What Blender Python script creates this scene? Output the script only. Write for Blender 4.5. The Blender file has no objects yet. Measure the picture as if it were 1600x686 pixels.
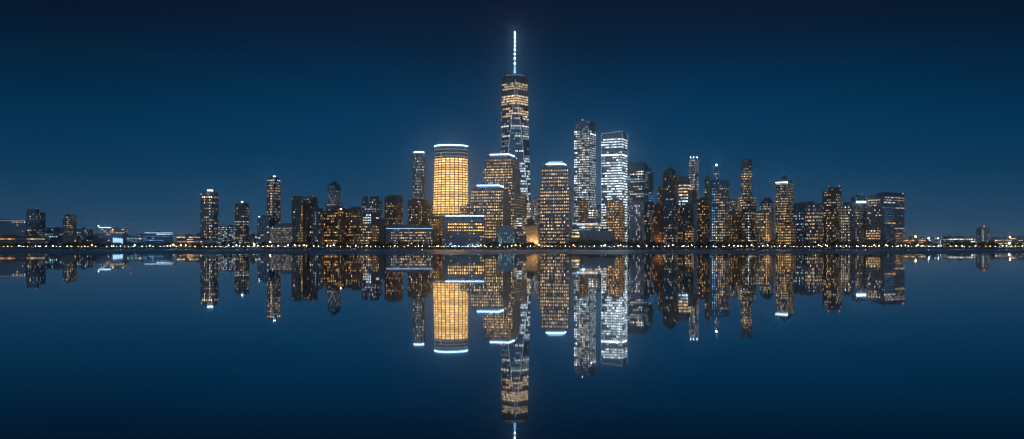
import bpy, math, random
from mathutils import Vector, Matrix
R = random.Random(11)
sc = bpy.context.scene
col = sc.collection
# ---------------------------------------------------------------- camera
F, CX, HY, CAMZ, GZ = 1385.0, 800.0, 385.0, 5.0, 2.5
cam = bpy.data.cameras.new('camera'); camo = bpy.data.objects.new('camera', cam); col.objects.link(camo)
camo.location = (0, 0, CAMZ); camo.rotation_euler = (math.radians(90), 0, 0)
cam.sensor_width = 36; cam.lens = 36 * F / 1600; cam.shift_y = (HY - 343) / 1600
cam.clip_start = 1; cam.clip_end = 60000
sc.camera = camo
def X(px, Y): return (px - CX) / F * Y
def Z(py, Y): return CAMZ + (HY - py) / F * Y
CAP = 100
# ---------------------------------------------------------------- materials
def srgb(r, g, b):
    f = lambda c: (c/255/12.92) if c/255 <= .04045 else ((c/255+.055)/1.055)**2.4
    return (f(r), f(g), f(b), 1)
MATS = {}
def mat_base(name):
    m = bpy.data.materials.new(name); m.use_nodes = True; n = m.node_tree.nodes; n.clear()
    o = n.new('ShaderNodeOutputMaterial'); return m, n, m.node_tree.links, o
def surf(name, c, rough=.7, metal=0., scale=.15, amt=.35, spec=.4):
    """wall material: base colour varied by two sizes of noise (weathering) and a little gloss variation"""
    m, n, l, o = mat_base(name)
    p = n.new('ShaderNodeBsdfPrincipled'); t = n.new('ShaderNodeTexCoord')
    a = n.new('ShaderNodeTexNoise'); a.inputs['Scale'].default_value = scale; a.inputs['Detail'].default_value = 5
    l.new(t.outputs['Object'], a.inputs['Vector'])
    b = n.new('ShaderNodeTexNoise'); b.inputs['Scale'].default_value = scale*.12; b.inputs['Detail'].default_value = 2
    l.new(t.outputs['Object'], b.inputs['Vector'])
    mm = n.new('ShaderNodeMath'); mm.operation = 'ADD'; l.new(a.outputs['Fac'], mm.inputs[0]); l.new(b.outputs['Fac'], mm.inputs[1])
    mr = n.new('ShaderNodeMapRange'); mr.inputs['From Min'].default_value = .6; mr.inputs['From Max'].default_value = 1.4
    mr.inputs['To Min'].default_value = 1-amt; mr.inputs['To Max'].default_value = 1+amt
    l.new(mm.outputs[0], mr.inputs['Value'])
    mx = n.new('ShaderNodeVectorMath'); mx.operation = 'SCALE'; mx.inputs[0].default_value = c[:3]
    l.new(mr.outputs['Result'], mx.inputs['Scale']); l.new(mx.outputs[0], p.inputs['Base Color'])
    p.inputs['Roughness'].default_value = rough; p.inputs['Metallic'].default_value = metal
    p.inputs['Specular IOR Level'].default_value = spec
    l.new(p.outputs[0], o.inputs[0]); MATS[name] = m; return m
def glow(name, c, s, sample=True):
    m, n, l, o = mat_base(name); e = n.new('ShaderNodeEmission'); e.inputs[0].default_value = (*c[:3], 1); e.inputs[1].default_value = s
    l.new(e.outputs[0], o.inputs[0])
    if not sample: m.cycles.emission_sampling = 'NONE'
    MATS[name] = m; return m
surf('grey_stone', (.30,.30,.31)); surf('tan_stone', (.36,.29,.21)); surf('brown_brick', (.24,.15,.10))
surf('red_brick', (.26,.12,.07)); surf('concrete', (.38,.39,.40)); surf('pale_concrete', (.42,.42,.42)); surf('dark_metal', (.07,.08,.10), .45, .3)
surf('blue_metal', (.11,.15,.19), .5, .3); surf('steel', (.27,.29,.31), .45, .5); surf('white_panel', (.62,.64,.67), .5)
surf('orange_stone', (.46,.35,.22)); surf('roofing', (.08,.085,.09), .9)
surf('dark_glass', (.045,.06,.08), .14, .3, .05, .4, .8); surf('blue_glass', (.10,.16,.23), .12, .5, .05, .4, .9)
surf('teal_glass', (.04,.09,.12), .12, .3, .05, .4, .9)
surf('copper_roof', (.10,.17,.17), .55); surf('bark', (.06,.045,.035), .9)
surf('leaves', (.035,.055,.022), .8, 0, .8, .6); surf('leaves_dull', (.045,.05,.028), .8, 0, .8, .6)
surf('seawall_stone', (.16,.16,.16), .85, 0, .5); surf('earth', (.05,.055,.05), .95, 0, .02); surf('hill', (.03,.04,.035), .95, 0, .01)
glow('strip_light', (.45,.74,1), 7); glow('strip_soft', (.42,.7,1), 2.); glow('lamp_cool', (.75,.9,1), 36); glow('lamp_warm', (1,.72,.4), 36)
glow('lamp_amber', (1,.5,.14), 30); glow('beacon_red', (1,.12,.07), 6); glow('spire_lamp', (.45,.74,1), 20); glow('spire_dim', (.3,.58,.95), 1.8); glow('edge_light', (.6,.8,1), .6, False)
def window_mats():
    m, n, l, o = mat_base('lit_glass_each'); e = n.new('ShaderNodeEmission'); i = n.new('ShaderNodeObjectInfo')
    l.new(i.outputs['Color'], e.inputs[0]); l.new(e.outputs[0], o.inputs[0]); m.cycles.emission_sampling = 'NONE'; MATS['win_each'] = m
    m, n, l, o = mat_base('lit_glass_rest'); e = n.new('ShaderNodeEmission'); i = n.new('ShaderNodeAttribute'); i.attribute_name = 'lit'
    l.new(i.outputs['Color'], e.inputs[0]); l.new(e.outputs[0], o.inputs[0]); m.cycles.emission_sampling = 'NONE'; MATS['win_rest'] = m
window_mats()
# ---------------------------------------------------------------- mesh builder
def tag(o, label=None, cat=None, group=None, kind=None):
    if label: o['label'] = label
    if cat: o['category'] = cat
    if group: o['group'] = group
    if kind: o['kind'] = kind
    return o
def empty(name, loc, label, cat, group=None):
    o = bpy.data.objects.new(name, None); col.objects.link(o); o.location = loc; return tag(o, label, cat, group)
class MB:
    def __init__(s): s.v = []; s.f = []; s.c = []
    def quad(s, a, b, c, d, colr=None):
        i = len(s.v); s.v += [a, b, c, d]; s.f.append((i, i+1, i+2, i+3)); s.c.append(colr)
    def hexa(s, p):   # 8 points: bottom 4 ccw, top 4 ccw
        i = len(s.v); s.v += p
        for f in ((3,2,1,0),(4,5,6,7),(0,1,5,4),(1,2,6,5),(2,3,7,6),(3,0,4,7)): s.f.append(tuple(i+k for k in f)); s.c.append(None)
    def box(s, x0, x1, y0, y1, z0, z1):
        s.hexa([Vector(q) for q in ((x0,y0,z0),(x1,y0,z0),(x1,y1,z0),(x0,y1,z0),(x0,y0,z1),(x1,y0,z1),(x1,y1,z1),(x0,y1,z1))])
    def prism(s, bot, top):
        n = len(bot); i = len(s.v); s.v += list(bot)+list(top)
        s.f.append(tuple(i+k for k in reversed(range(n)))); s.c.append(None)
        s.f.append(tuple(i+n+k for k in range(n))); s.c.append(None)
        for k in range(n):
            q = (k+1) % n; s.f.append((i+k, i+q, i+n+q, i+n+k)); s.c.append(None)
    def tube(s, p, q, r0, r1, n=8):
        p, q = Vector(p), Vector(q); d = (q-p).normalized(); a = d.orthogonal().normalized(); b = d.cross(a)
        s.prism([p+(a*math.cos(t)+b*math.sin(t))*r0 for t in (2*math.pi*k/n for k in range(n))],
                [q+(a*math.cos(t)+b*math.sin(t))*r1 for t in (2*math.pi*k/n for k in range(n))])
    def ball(s, c, r, nu=8, nv=5, sq=(1,1,1)):
        c = Vector(c); i = len(s.v)
        for a in range(nv+1):
            th = math.pi*a/nv
            for b in range(nu):
                ph = 2*math.pi*b/nu
                s.v.append(c+Vector((r*sq[0]*math.sin(th)*math.cos(ph), r*sq[1]*math.sin(th)*math.sin(ph), r*sq[2]*math.cos(th))))
        for a in range(nv):
            for b in range(nu):
                s.f.append((i+a*nu+b, i+(a+1)*nu+b, i+(a+1)*nu+(b+1)%nu, i+a*nu+(b+1)%nu)); s.c.append(None)
    def build(s, name, m, parent=None, org=None, lit=False):
        if not s.v: return None
        if parent is not None: org = parent.location
        if org is None: org = Vector((0,0,0))
        me = bpy.data.meshes.new(name)
        me.from_pydata([tuple(v-org) for v in (Vector(q) for q in s.v)], [], s.f); me.materials.append(MATS[m] if isinstance(m, str) else m)
        if lit:
            at = me.attributes.new('lit', 'FLOAT_COLOR', 'FACE')
            at.data.foreach_set('color', [x for c in s.c for x in (*c, 1)])
        o = bpy.data.objects.new(name, me); col.objects.link(o)
        if parent is not None: o.parent = parent
        else: o.location = org
        return o
PAL = {
 'warm': [(1,.66,.34),(1,.76,.48),(1,.56,.24),(1,.84,.62)], 'gold': [(1,.5,.12),(1,.56,.17),(1,.65,.29)],
 'orange': [(1,.43,.12),(1,.54,.2),(1,.64,.31)], 'white': [(1,.86,.68),(1,.93,.82),(.9,.95,1)],
 'cool': [(.66,.84,1),(.78,.92,1),(.9,.97,1)], 'blue': [(.08,.32,.95),(.16,.5,1),(.3,.66,1)], 'cyan':[(.3,.7,.85),(.5,.85,1),(.85,.95,1)],
 'mix': [(1,.62,.3),(1,.75,.45),(1,.88,.7),(1,.54,.2),(.8,.92,1)], 'mixcool': [(.7,.86,1),(.85,.94,1),(1,.85,.62),(1,.7,.4)]}
UNIT = bpy.data.meshes.new('window_pane')
UNIT.from_pydata([(-.5,0,-.5),(.5,0,-.5),(.5,0,.5),(-.5,0,.5)], [], [(0,1,2,3)]); UNIT.materials.append(MATS['win_each'])
# ---------------------------------------------------------------- buildings
def inset(poly, d):
    """move each edge of a ccw polygon inwards by d"""
    n = len(poly); out = []
    c = sum((Vector((p.x,p.y,0)) for p in poly), Vector())/n
    for p in poly:
        w = Vector((c.x-p.x, c.y-p.y, 0)); L = w.length
        out.append(p + w*(min(d*1.414, L*.9)/L))
    return out
class Bld:
    def __init__(s, name, label, Y, x, cat='building', group=None):
        s.Y = Y; s.root = empty(name, (X(x, Y), Y, GZ), label, cat, group)
        s.wins = []; s.core = MB(); s.fac = MB(); s.roof = MB(); s.count = 0
    def foot(s, x0, xc, x1, k=1., dpt=None, back=0.):
        """ccw footprint whose corners fall at photo columns x0, xc (near corner) and x1"""
        Y = s.Y + back; p0, pc, p1 = x0-CX, xc-CX, x1-CX
        fr = (xc-x0)/(x1-x0)
        C = Vector((X(xc,Y), Y, 0))
        if fr > .985 or fr < .015:
            if fr < .5: C = Vector((X(x1,Y), Y, 0)); pc = p1
            ph = math.atan(((x0+x1)/2-CX)/F); a = Vector((-math.cos(ph), math.sin(ph), 0))
            w = (C.x*F-p0*Y)/(F*math.cos(ph)+p0*math.sin(ph)); d = dpt or min(w, 45)
            b = Vector((math.sin(ph), math.cos(ph), 0))*d
            a = a*w
        else:
            ph = math.atan(pc/F); th = ph + math.atan((1-fr)/fr*k)
            w = (C.x*F-p0*Y)/(F*math.cos(th)+p0*math.sin(th)); a = Vector((-math.cos(th), math.sin(th), 0))*w
            den = F*math.sin(th)-p1*math.cos(th)
            w2 = (p1*Y-C.x*F)/max(den, 60); b = Vector((math.sin(th), math.cos(th), 0))*w2
        return [C, C+b, C+a+b, C+a]
    def at(s, poly, z): return [Vector((p.x, p.y, z)) for p in poly]
    def volume(s, poly, y0, y1, rp=5, cp=4, style='punched', p=.3, pal='warm', gain=1., zones=(), top=None, rowvar=.5, edge=.06, wf=None, hf=None, side=1., skip_top=0):
        """one tier: solid core with a lattice of piers and floor edges in front of the glass, and lit panes"""
        Y = s.Y; z0 = GZ if y0 is None else Z(y0, Y); z1 = Z(y1, Y)
        topp = top or poly
        s.core.prism(s.at(poly, z0), s.at(topp, z1))
        rows = max(1, round((z1-z0)/(rp*Y/F))); n = len(poly)
        W, H = {'punched': (.47,.42), 'glass': (.7,.5), 'ribbon': (.9,.42), 'gold': (.83,.68)}[style]
        W = wf or W; H = hf or H
        rowp = [max(.05, 1+rowvar*R.uniform(-1.3,1.3)) for _ in range(rows)]
        for k in range(n):
            a, b = poly[k], poly[(k+1)%n]; c, d = topp[k], topp[(k+1)%n]
            A, B, Cc, D = Vector((a.x,a.y,z0)), Vector((b.x,b.y,z0)), Vector((c.x,c.y,z1)), Vector((d.x,d.y,z1))
            t = (B-A) if (B-A).length > (D-Cc).length else (D-Cc)
            if t.length < .5: continue
            t = t.normalized(); up = ((Cc+D)/2-(A+B)/2).normalized(); nn = t.cross(up).normalized()
            mid = (A+B+Cc+D)/4
            face = nn.dot((Vector((0,0,CAMZ))-mid).normalized())
            if face < -.35: continue
            rect = abs((B-A).length-(D-Cc).length) < .5 and (Cc-A).cross(D-B).length < 5
            rh = (z1-z0)/rows; nf = .55
            def pt(v, u, off): # u in metres from the left edge at height share v
                L = A.lerp(Cc, v); Rr = B.lerp(D, v); return L + (Rr-L).normalized()*u + nn*off if (Rr-L).length > .01 else L+nn*off
            def wid(v): return (B.lerp(D, v)-A.lerp(Cc, v)).length
            # floor edges
            for r in range(rows+1):
                va, vb = max(0, (r-(1-H)/2)/rows), min(1, (r+(1-H)/2)/rows)
                if va >= vb: continue
                wa, wb = wid(va), wid(vb)
                q = [pt(va,0,-.2), pt(va,wa,-.2), pt(va,wa,.3), pt(va,0,.3), pt(vb,0,-.2), pt(vb,wb,-.2), pt(vb,wb,.3), pt(vb,0,.3)]
                s.fac.hexa([q[3],q[2],q[1],q[0],q[7],q[6],q[5],q[4]])
            w0 = wid(.5 if not rect else 0); cpm = cp*Y/F; ncol = max(1, round(w0/cpm))
            if rect:
                cw = w0/ncol
                if style != 'ribbon':
                    for j in range(ncol+1):
                        u0, u1 = max(0, (j-(1-W)/2)*cw), min(w0, (j+(1-W)/2)*cw)
                        if j in (0, ncol): u0, u1 = (0, max(u1, .9)) if j == 0 else (min(u0, w0-.9), w0)
                        q = [pt(0,u0,nf), pt(0,u1,nf), pt(0,u1,-.2), pt(0,u0,-.2), pt(1,u0,nf), pt(1,u1,nf), pt(1,u1,-.2), pt(1,u0,-.2)]
                        s.fac.hexa(q)
            if face < -.05: continue
            for r in range(rows-skip_top):
                v = (r+.5)/rows; w = wid(v); nc = ncol if rect else int((w-1)/cpm)
                if nc < 1: continue
                cw = w/nc; yy = HY-(z0+(z1-z0)*v-CAMZ)*F/Y; prev = False
                for j in range(nc):
                    u = (j+.5)/nc; pp, pl, g = p*rowp[r]*(side if face < .6 else 1), pal, gain
                    for zn in zones:
                        if zn[0] <= yy <= zn[1] and zn[2] <= u <= zn[3] and (len(zn) < 8 or (zn[7] == 'L') == (t.y < 0 if abs(t.y) > .02 else True)):
                            pp, pl, g = zn[4], zn[5], zn[6]*gain
                    pr = (min(.97, pp+(1-pp)*.6) if prev else pp*.6) if style in ('ribbon','glass') and 0 < pp < .93 else (pp if not (prev and pp < .6) else min(.9, pp*1.4))
                    on = R.random() < pr; prev = on
                    if not on: continue
                    cc = R.choice(PAL[pl]); st = g*min(3.6, R.lognormvariate(.12, .55))
                    if style == 'gold': st = g*(.8+.8*R.random())
                    ww, hh = cw*W*(.96 if style != 'ribbon' else 1), rh*H*.94
                    s.wins.append((pt(v, cw*(j+.5), .12), t, up, nn, ww, hh, tuple(x*st for x in cc)))
        s.count += 1
    def flat(s, poly, y0, h, m='roofing', name='roof', ins=.0, parent=None):
        mb = MB(); z0 = Z(y0, s.Y)+.03; q = inset(poly, ins) if ins else poly
        mb.prism(s.at(q, z0), s.at(q, z0+h)); return mb.build(name, m, parent or s.root)
    def parapet(s, poly, y0, h=1.6, m='grey_stone'):
        mb = MB(); z0 = Z(y0, s.Y); q = inset(poly, 1.); n = len(poly)
        for k in range(n):
            a, b, c, d = poly[k], poly[(k+1)%n], q[(k+1)%n], q[k]
            mb.hexa([Vector((w.x,w.y,zz)) for zz in (z0+.02, z0+h) for w in (a,b,c,d)])
        return mb.build('parapet', m, s.root)
    def plant(s, poly, y0, k=2):
        """rooftop machinery: boxes and ducts"""
        mb = MB(); z0 = Z(y0, s.Y); c = sum(poly, Vector())/len(poly); a = (poly[1]-poly[0]); b = (poly[-1]-poly[0]); mb = MB()
        for i in range(k):
            o = poly[0]+a*R.uniform(.15,.5)+b*R.uniform(.15,.55); h = R.uniform(2.5,6.5)
            e1, e2 = a*R.uniform(.2,.35), b*R.uniform(.2,.35); q = [o, o+e1, o+e1+e2, o+e2]
            mb.prism([Vector((w.x,w.y,z0+.04)) for w in q], [Vector((w.x,w.y,z0+h)) for w in q]); mb.build('roof_plant', 'dark_metal', s.root); mb = MB()
        for i in range(k):
            o = poly[0]+a*R.uniform(.2,.8)+b*R.uniform(.2,.8); mb.tube((o.x,o.y,z0), (o.x,o.y,z0+R.uniform(5,9)), .18, .1, 5); mb.build('antenna', 'dark_metal', s.root); mb = MB()
    def pyramid(s, poly, y0, y1, m='copper_roof', name='pyramid_roof', share=0.):
        mb = MB(); c = sum(poly, Vector())/len(poly)
        mb.prism(s.at(poly, Z(y0, s.Y)+.03), s.at([c.lerp(p, max(share,.02)) for p in poly], Z(y1, s.Y)))
        return mb.build(name, m, s.root)
    def mast(s, px, y0, y1, r=.8, m='steel', back=15, name='mast'):
        mb = MB(); Y = s.Y+back; mb.tube((X(px,Y),Y,Z(y0,s.Y)-1), (X(px,Y),Y,Z(y1,s.Y)), r, r*.4, 6); return mb.build(name, m, s.root)
    def light(s, poly, y0, y1, m='strip_light', out=.5, name='roof_light', edges=(0,3)):
        """luminous strip along the chosen edges of a roofline"""
        mb = MB(); n = len(poly)
        for k in edges:
            a, b = poly[k], poly[(k+1)%n]; t = (b-a).normalized(); nn = Vector((t.y,-t.x,0))
            zm = (y0+y1)/2; hh_ = min(abs(y0-y1)/2, .7); za, zb = Z(zm+hh_, s.Y), Z(zm-hh_, s.Y)
            q = [a+nn*out, b+nn*out, b-nn*.3, a-nn*.3]
            mb.hexa([Vector((w.x,w.y,zz)) for zz in (za,zb) for w in q])
        return mb.build(name, m, s.root)
    def beacon(s, px, py, m='beacon_red', r=.9, back=6):
        Y = s.Y+back; mb = MB(); mb.ball((X(px,Y),Y,Z(py,s.Y)), r); tb = MB(); tb.tube((X(px,Y),Y,Z(py,s.Y)-7), (X(px,Y),Y,Z(py,s.Y)-r*.98), .2,.2,5); tb.build('beacon_pole','dark_metal',s.root)
        return mb.build('beacon', m, s.root)
    def done(s, glass='dark_glass', wall='grey_stone', cap=None):
        s.core.build('glazing', glass, s.root); s.fac.build('facade', wall, s.root)
        cap = CAP if cap is None else cap
        ws = sorted(s.wins, key=lambda w: -w[0].z-R.random()*60); org = s.root.location
        for w in ws[:cap]:
            o = bpy.data.objects.new('window', UNIT); col.objects.link(o); o.parent = s.root
            c, t, up, nn, ww, hh, cc = w
            o.matrix_local = Matrix.Translation(c-org) @ Matrix(((t.x*ww,-nn.x,up.x*hh,0),(t.y*ww,-nn.y,up.y*hh,0),(t.z*ww,-nn.z,up.z*hh,0),(0,0,0,1)))
            o.color = (*cc, 1)
        mb = MB()
        for c, t, up, nn, ww, hh, cc in ws[cap:]:
            a, b = t*ww/2, up*hh/2; mb.quad(c-a-b, c+a-b, c+a+b, c-a+b, cc)
        o = mb.build('lit_windows', 'win_rest', s.root, lit=True)
        if o: o['kind'] = 'stuff'
        return s.root
def simple(name, label, x0, xc, x1, top, Y, wall='grey_stone', glass='dark_glass', base=None, plant=1, par=True, k=1., dpt=None, pyr=None, cap=None, **kw):
    """an ordinary block or tower"""
    b = Bld(name, label, Y, (x0+x1)/2); f = b.foot(x0, xc, x1, k, dpt)
    b.volume(f, base, top, **kw)
    if pyr: b.pyramid(f, top, pyr[0], *(pyr[1:]))
    else:
        b.flat(f, top, .5, ins=1.05)
        if par: b.parapet(f, top, 1.8, wall)
        if plant: b.plant(f, top, plant)
    b.f = f; b.top = top; b.wall = wall; b.glass = glass; b.cap = cap
    return b
def fin(b): return b.done(b.glass, b.wall, b.cap)
B1, B2, B3, B4, B5 = 1975, 2080, 2190, 2320, 2480
# ================================================================ far left bank
b = simple('hospital_block', 'long pale slab building at the left edge with one lit floor', -14, 40, 42, 345, B2, 'pale_concrete', 'blue_glass', rp=4.6, cp=2.6, style='punched', p=.06, pal='mixcool', gain=.7, wf=.34, zones=[(344,351,.55,1,.9,'warm',1.3),(340,351,0,.2,.3,'white',.8)], dpt=40)
b.light(b.f, 344.6, 345.6, 'edge_light', .3, 'roof_rail_light', (3,)); fin(b)
b = simple('stepped_tower', 'dark stepped tower joined to the long pale slab, tallest roof of the left bank', 41, 61, 71, 333, B3, 'grey_stone', 'blue_glass', rp=3.6, cp=2.6, p=.2, pal='white', gain=.6, zones=[(357,363,0,.4,.9,'cool',2.5),(366,370,0,.5,.8,'cool',1.8)])
f = b.foot(42, 56, 61, back=6); b.volume(f, 333, 326.5, rp=3.2, cp=3, p=.03); b.flat(f, 326.5, .5); b.beacon(48, 325, r=.5); b.beacon(57, 325, r=.5); fin(b)
fin(simple('low_block', 'low dark block between the stepped tower and the slab of flats on the left bank', 70, 100, 102, 357, B4, 'blue_metal', 'dark_glass', rp=3.5, cp=3, p=.08, pal='cyan', gain=.7, zones=[(366,370,0,1,.5,'cyan',1.2)]))
b = simple('apartment_tower', 'broad apartment tower with scattered lights standing alone on the left bank', 98, 114, 120, 338, B3, 'tan_stone', 'dark_glass', rp=3.2, cp=2.3, p=.42, pal='warm', gain=.75, rowvar=.3)
f = b.foot(101, 112, 117, back=6); b.volume(f, 338, 336.3, rp=2, cp=3, p=0); b.flat(f, 336.3, .4); fin(b)
fin(simple('low_block', 'dark low block with sparse blue lights right of the lone broad apartment tower', 120, 138, 145, 359, B3, 'blue_metal', 'dark_glass', rp=3.2, cp=2.4, p=.25, pal='mixcool', gain=.8))
b = Bld('arena', 'rounded arena building with a glowing white roof ring and brightly lit right end', B2, 164)
def arcfoot(b, x0, x1, bulge, dpt, n=10, back=0.):
    Y = b.Y+back; a, c = X(x0, Y), X(x1, Y); r = []
    for i in range(n+1):
        t = i/n; r.append(Vector((a+(c-a)*(.5-.5*math.cos(math.pi*t)), Y+bulge*(1-math.sin(math.pi*t)), 0)))
    for i in range(1, n):
        t = i/n; r.append(Vector((c+(a-c)*(.5-.5*math.cos(math.pi*t)), Y+bulge+dpt*math.sin(math.pi*t), 0)))
    return r
f = arcfoot(b, 137, 193, 25, 30); b.volume(f, None, 365, rp=3.2, cp=2.6, style='glass', p=.25, pal='mixcool', gain=.5, zones=[(368,384,.0,1,.14,'white',.6)])
f2 = arcfoot(b, 152, 191, 20, 22, back=5); b.volume(f2, 365, 357, rp=2.5, cp=3, style='ribbon', p=.5, pal='warm', gain=.8)
b.flat(f2, 357, .6); f3 = arcfoot(b, 158, 180, 12, 12, back=9); b.flat(f3, 357, 2.2, 'pale_concrete', 'dome_roof')
mb = MB(); Y = B2+2
for i in range(6): mb.box(X(177+i*2.6,Y), X(178.9+i*2.6,Y), Y-1.5, Y-1.0, Z(381,Y), Z(371.5+.3*i,Y))
mb.build('lobby_light', 'strip_soft', b.root)
mb = MB(); mb.tube((X(154,Y),Y+3,Z(355.5,Y)), (X(172,Y),Y+3,Z(355.5,Y)), .45, .45); mb.ball((X(153,Y),Y+3,Z(353,Y)), 1.6); mb.build('roof_light', 'strip_light', b.root)
b.mast(161, 357, 349, .25); b.mast(164, 357, 350, .2); b.beacon(161, 349, r=.4); b.done('blue_glass', 'steel', 80)
fin(simple('pier_shed', 'long dark waterside shed with a row of amber lamps along its roof at far left', -30, 76, 78, 371, B1, 'dark_metal', rp=6, cp=5, p=.06, pal='warm', gain=.6, zones=[(370,374,.25,.7,.8,'orange',1.1)], style='ribbon', dpt=40))
b = simple('waterside_house', 'low brown waterside block with one bright amber doorway on the left bank', 97, 120, 125, 370, B1, 'tan_stone', rp=4.5, cp=4, p=.1, pal='warm', zones=[(376,384,.8,1,1,'orange',2.2)]); fin(b)
fin(simple('blue_pavilion', 'low glazed pavilion glowing pale cyan right of the arena', 190, 222, 226, 371, B2+30, 'steel', 'blue_glass', rp=4, cp=6, style='glass', p=.55, pal='cyan', gain=.55, dpt=25))
b = Bld('radio_mast', 'thin lattice mast with a red tip between the arena and the long lit hall', B3, 204, 'mast'); mb = MB()
for dx, dy in ((-.9,-.5),(.9,-.5),(0,.9)): mb.tube((X(204.5,B3)+dx*2,B3+dy*2,GZ), (X(204.5,B3)+dx*.2,B3+dy*.2,Z(349,B3)), .3,.2,5)
for i in range(16):
    z = GZ+i*3.4; k = 2-1.8*i/16
    q = [(X(204.5,B3)+dx*k, B3+dy*k, z) for dx, dy in ((-.9,-.5),(.9,-.5),(0,.9))]
    for i_ in range(3): mb.tube(q[i_], q[(i_+1)%3], .12, .12, 4)
mb.build('lattice', 'steel', b.root); b.beacon(204.5, 349.5, r=.6, back=0); b.beacon(204.5, 357, r=.5, back=0)
b = simple('terminal_hall', 'long low hall lit blue white along its eaves, farthest left of the lone towers', 226, 270, 276, 364.5, B3, 'dark_metal', 'dark_glass', rp=3.2, cp=3.4, style='ribbon', p=.5, pal='blue', gain=.4, zones=[(363,368,.3,1,.8,'cool',2.2)], dpt=35)
b.light(b.f, 363.6, 364.4, 'strip_soft', .4, 'eaves_light', (3,)); fin(b)
fin(simple('warehouse', 'flat warehouse with a line of amber lights behind the promenade trees', 270, 308, 312, 369, B4, 'concrete', rp=3.6, cp=3, style='ribbon', p=.75, pal='orange', gain=1.1, dpt=30))
# ================================================================ lone towers, left
b = simple('residential_tower', 'dark tower with a white lit sign on its roof and a warm column of windows', 313, 332, 341, 301, B2, 'grey_stone', 'dark_glass', rp=4.6, cp=2.9, p=.3, pal='mix', gain=1., rowvar=.2, zones=[(300,378,.72,.88,.85,'warm',1.5,'L'),(307,312,0,1,.7,'warm',1.7)], plant=0)
f = b.foot(317, 330, 338, back=5); b.volume(f, 301, 297.3, rp=4, cp=3, p=0); b.flat(f, 297.3, .5)
mb = MB()
for i in range(5): mb.box(X(324.2+i*1.8,B2), X(325.6+i*1.8,B2), B2-1.2, B2-.6, Z(298.7,B2), Z(296.6,B2))
mb.build('roof_sign', 'strip_light', b.root); fin(b)
fin(simple('office_block', 'low office block full of small blue white lights between the two lone left towers', 341, 367, 370, 354, B3, 'blue_metal', 'blue_glass', rp=3, cp=2.2, p=.55, pal='cool', gain=.95, rowvar=.2))
b = simple('residential_tower', 'narrow dark tower, shorter of the lone pair, with a small blue white roof lamp', 367, 382, 389, 319, B2, 'brown_brick', 'dark_glass', rp=4.2, cp=2.5, p=.22, pal='mix', gain=.85, zones=[(346,352,0,1,.8,'white',1.3),(350,378,.45,.75,.7,'warm',1.,'L')], plant=1)
f = b.foot(372, 379, 386, back=5); b.volume(f, 319, 316.5, rp=4, cp=3, p=0); b.flat(f, 316.5, .5)
mb = MB(); mb.box(X(377,B2), X(380,B2), B2-1, B2-.4, Z(316.5,B2), Z(314.6,B2)); mb.build('roof_lamp', 'strip_light', b.root); fin(b)
fin(simple('low_house', 'low pale flat roofed house beside the narrow lone tower', 386, 402, 405, 368, B3, 'pale_concrete', 'blue_glass', rp=4.5, cp=4, p=.15, pal='white', gain=.6))
# ================================================================ left cluster
b = simple('glass_block', 'blue black glass block at the left foot of the pyramid topped tower', 402, 420, 429, 339.5, B1+20, 'blue_metal', 'blue_glass', rp=4.2, cp=2.8, style='glass', p=.13, pal='cool', gain=.8)
b.beacon(405, 338.6, 'lamp_cool', .5, 1); fin(b)
b = simple('pyramid_tower', 'tall slim tower with a small pyramid top and a lit floor under it', 417, 429, 438, 279.5, B3, 'grey_stone', 'dark_glass', rp=4.1, cp=2.1, p=.34, pal='warm', gain=.95, rowvar=.2, zones=[(280,284.5,.5,1,1,'white',2.2),(295,299,0,.8,.9,'orange',1.4),(285,345,.5,.7,.85,'warm',1.5,'L'),(345,352,.3,1,.8,'orange',1.3)], pyr=(274.5,'dark_metal','pyramid_roof',.28))
b.beacon(427, 273.4, 'beacon_red', .6, 12); mb = MB(); mb.box(X(426,B3), X(430,B3), B3+4, B3+5, Z(276,B3), Z(274.8,B3)); mb.build('roof_lamp', 'strip_light', b.root); fin(b)
b = Bld('corner_block', 'rounded corner block with pale lit rows at the foot of the dark twin towers', B1, 438)
f = arcfoot(b, 418, 459, 14, 30); b.volume(f, None, 355, rp=3.5, cp=2.3, p=.62, pal='warm', gain=.6, rowvar=.2, zones=[(354,359,.3,1,1,'white',1.)]); b.flat(f, 355, .6)
f = b.foot(430, 457, 460, back=16, dpt=20); b.volume(f, 355, 349, rp=3, cp=3, p=.05); b.flat(f, 349, .5); b.done('dark_glass', 'concrete', 90)
b = simple('dark_tower', 'left of the dark twin towers, with one lit column of yellow windows', 456, 473, 479, 308.5, B1, 'brown_brick', 'dark_glass', rp=4.2, cp=2.6, p=.14, pal='mix', gain=.8, zones=[(309,380,.88,1,.8,'gold',1.2,'L'),(328,336,.85,1,1,'gold',1.7,'L')], plant=2)
f = b.foot(459, 466, 469, back=7); b.volume(f, 308.5, 306.2, rp=3, cp=3, p=0); b.flat(f, 306.2, .5); fin(b)
b = simple('dark_tower', 'right of the dark twin towers, narrow, with almost no lit windows', 478, 490, 496, 309, B2-35, 'brown_brick', 'dark_glass', rp=4.2, cp=2.6, p=.12, pal='mix', gain=.7, plant=1); b.beacon(488, 307.4, r=.5); fin(b)
fin(simple('dark_block', 'blue grey block filling the gap under the dark twin towers', 484, 497, 505, 326, B1+25, 'grey_stone', 'dark_glass', rp=4.4, cp=3, p=.2, pal='mixcool', gain=.8))
b = simple('spired_tower', 'slim old tower with a pyramid roof and needle spire above the left cluster', 512, 525, 532, 290, B4, 'grey_stone', 'dark_glass', rp=3.6, cp=2.2, p=.33, pal='white', gain=.65, pyr=(281.5,'copper_roof'), zones=[(290,296,0,1,.2,'white',.6)])
b.mast(521.5, 282, 275, .5); f = b.foot(509, 525, 535, back=-4); b.volume(f, None, 318, rp=4, cp=2.4, p=.25, pal='white', gain=.6); b.flat(f, 318, .4); fin(b)
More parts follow.
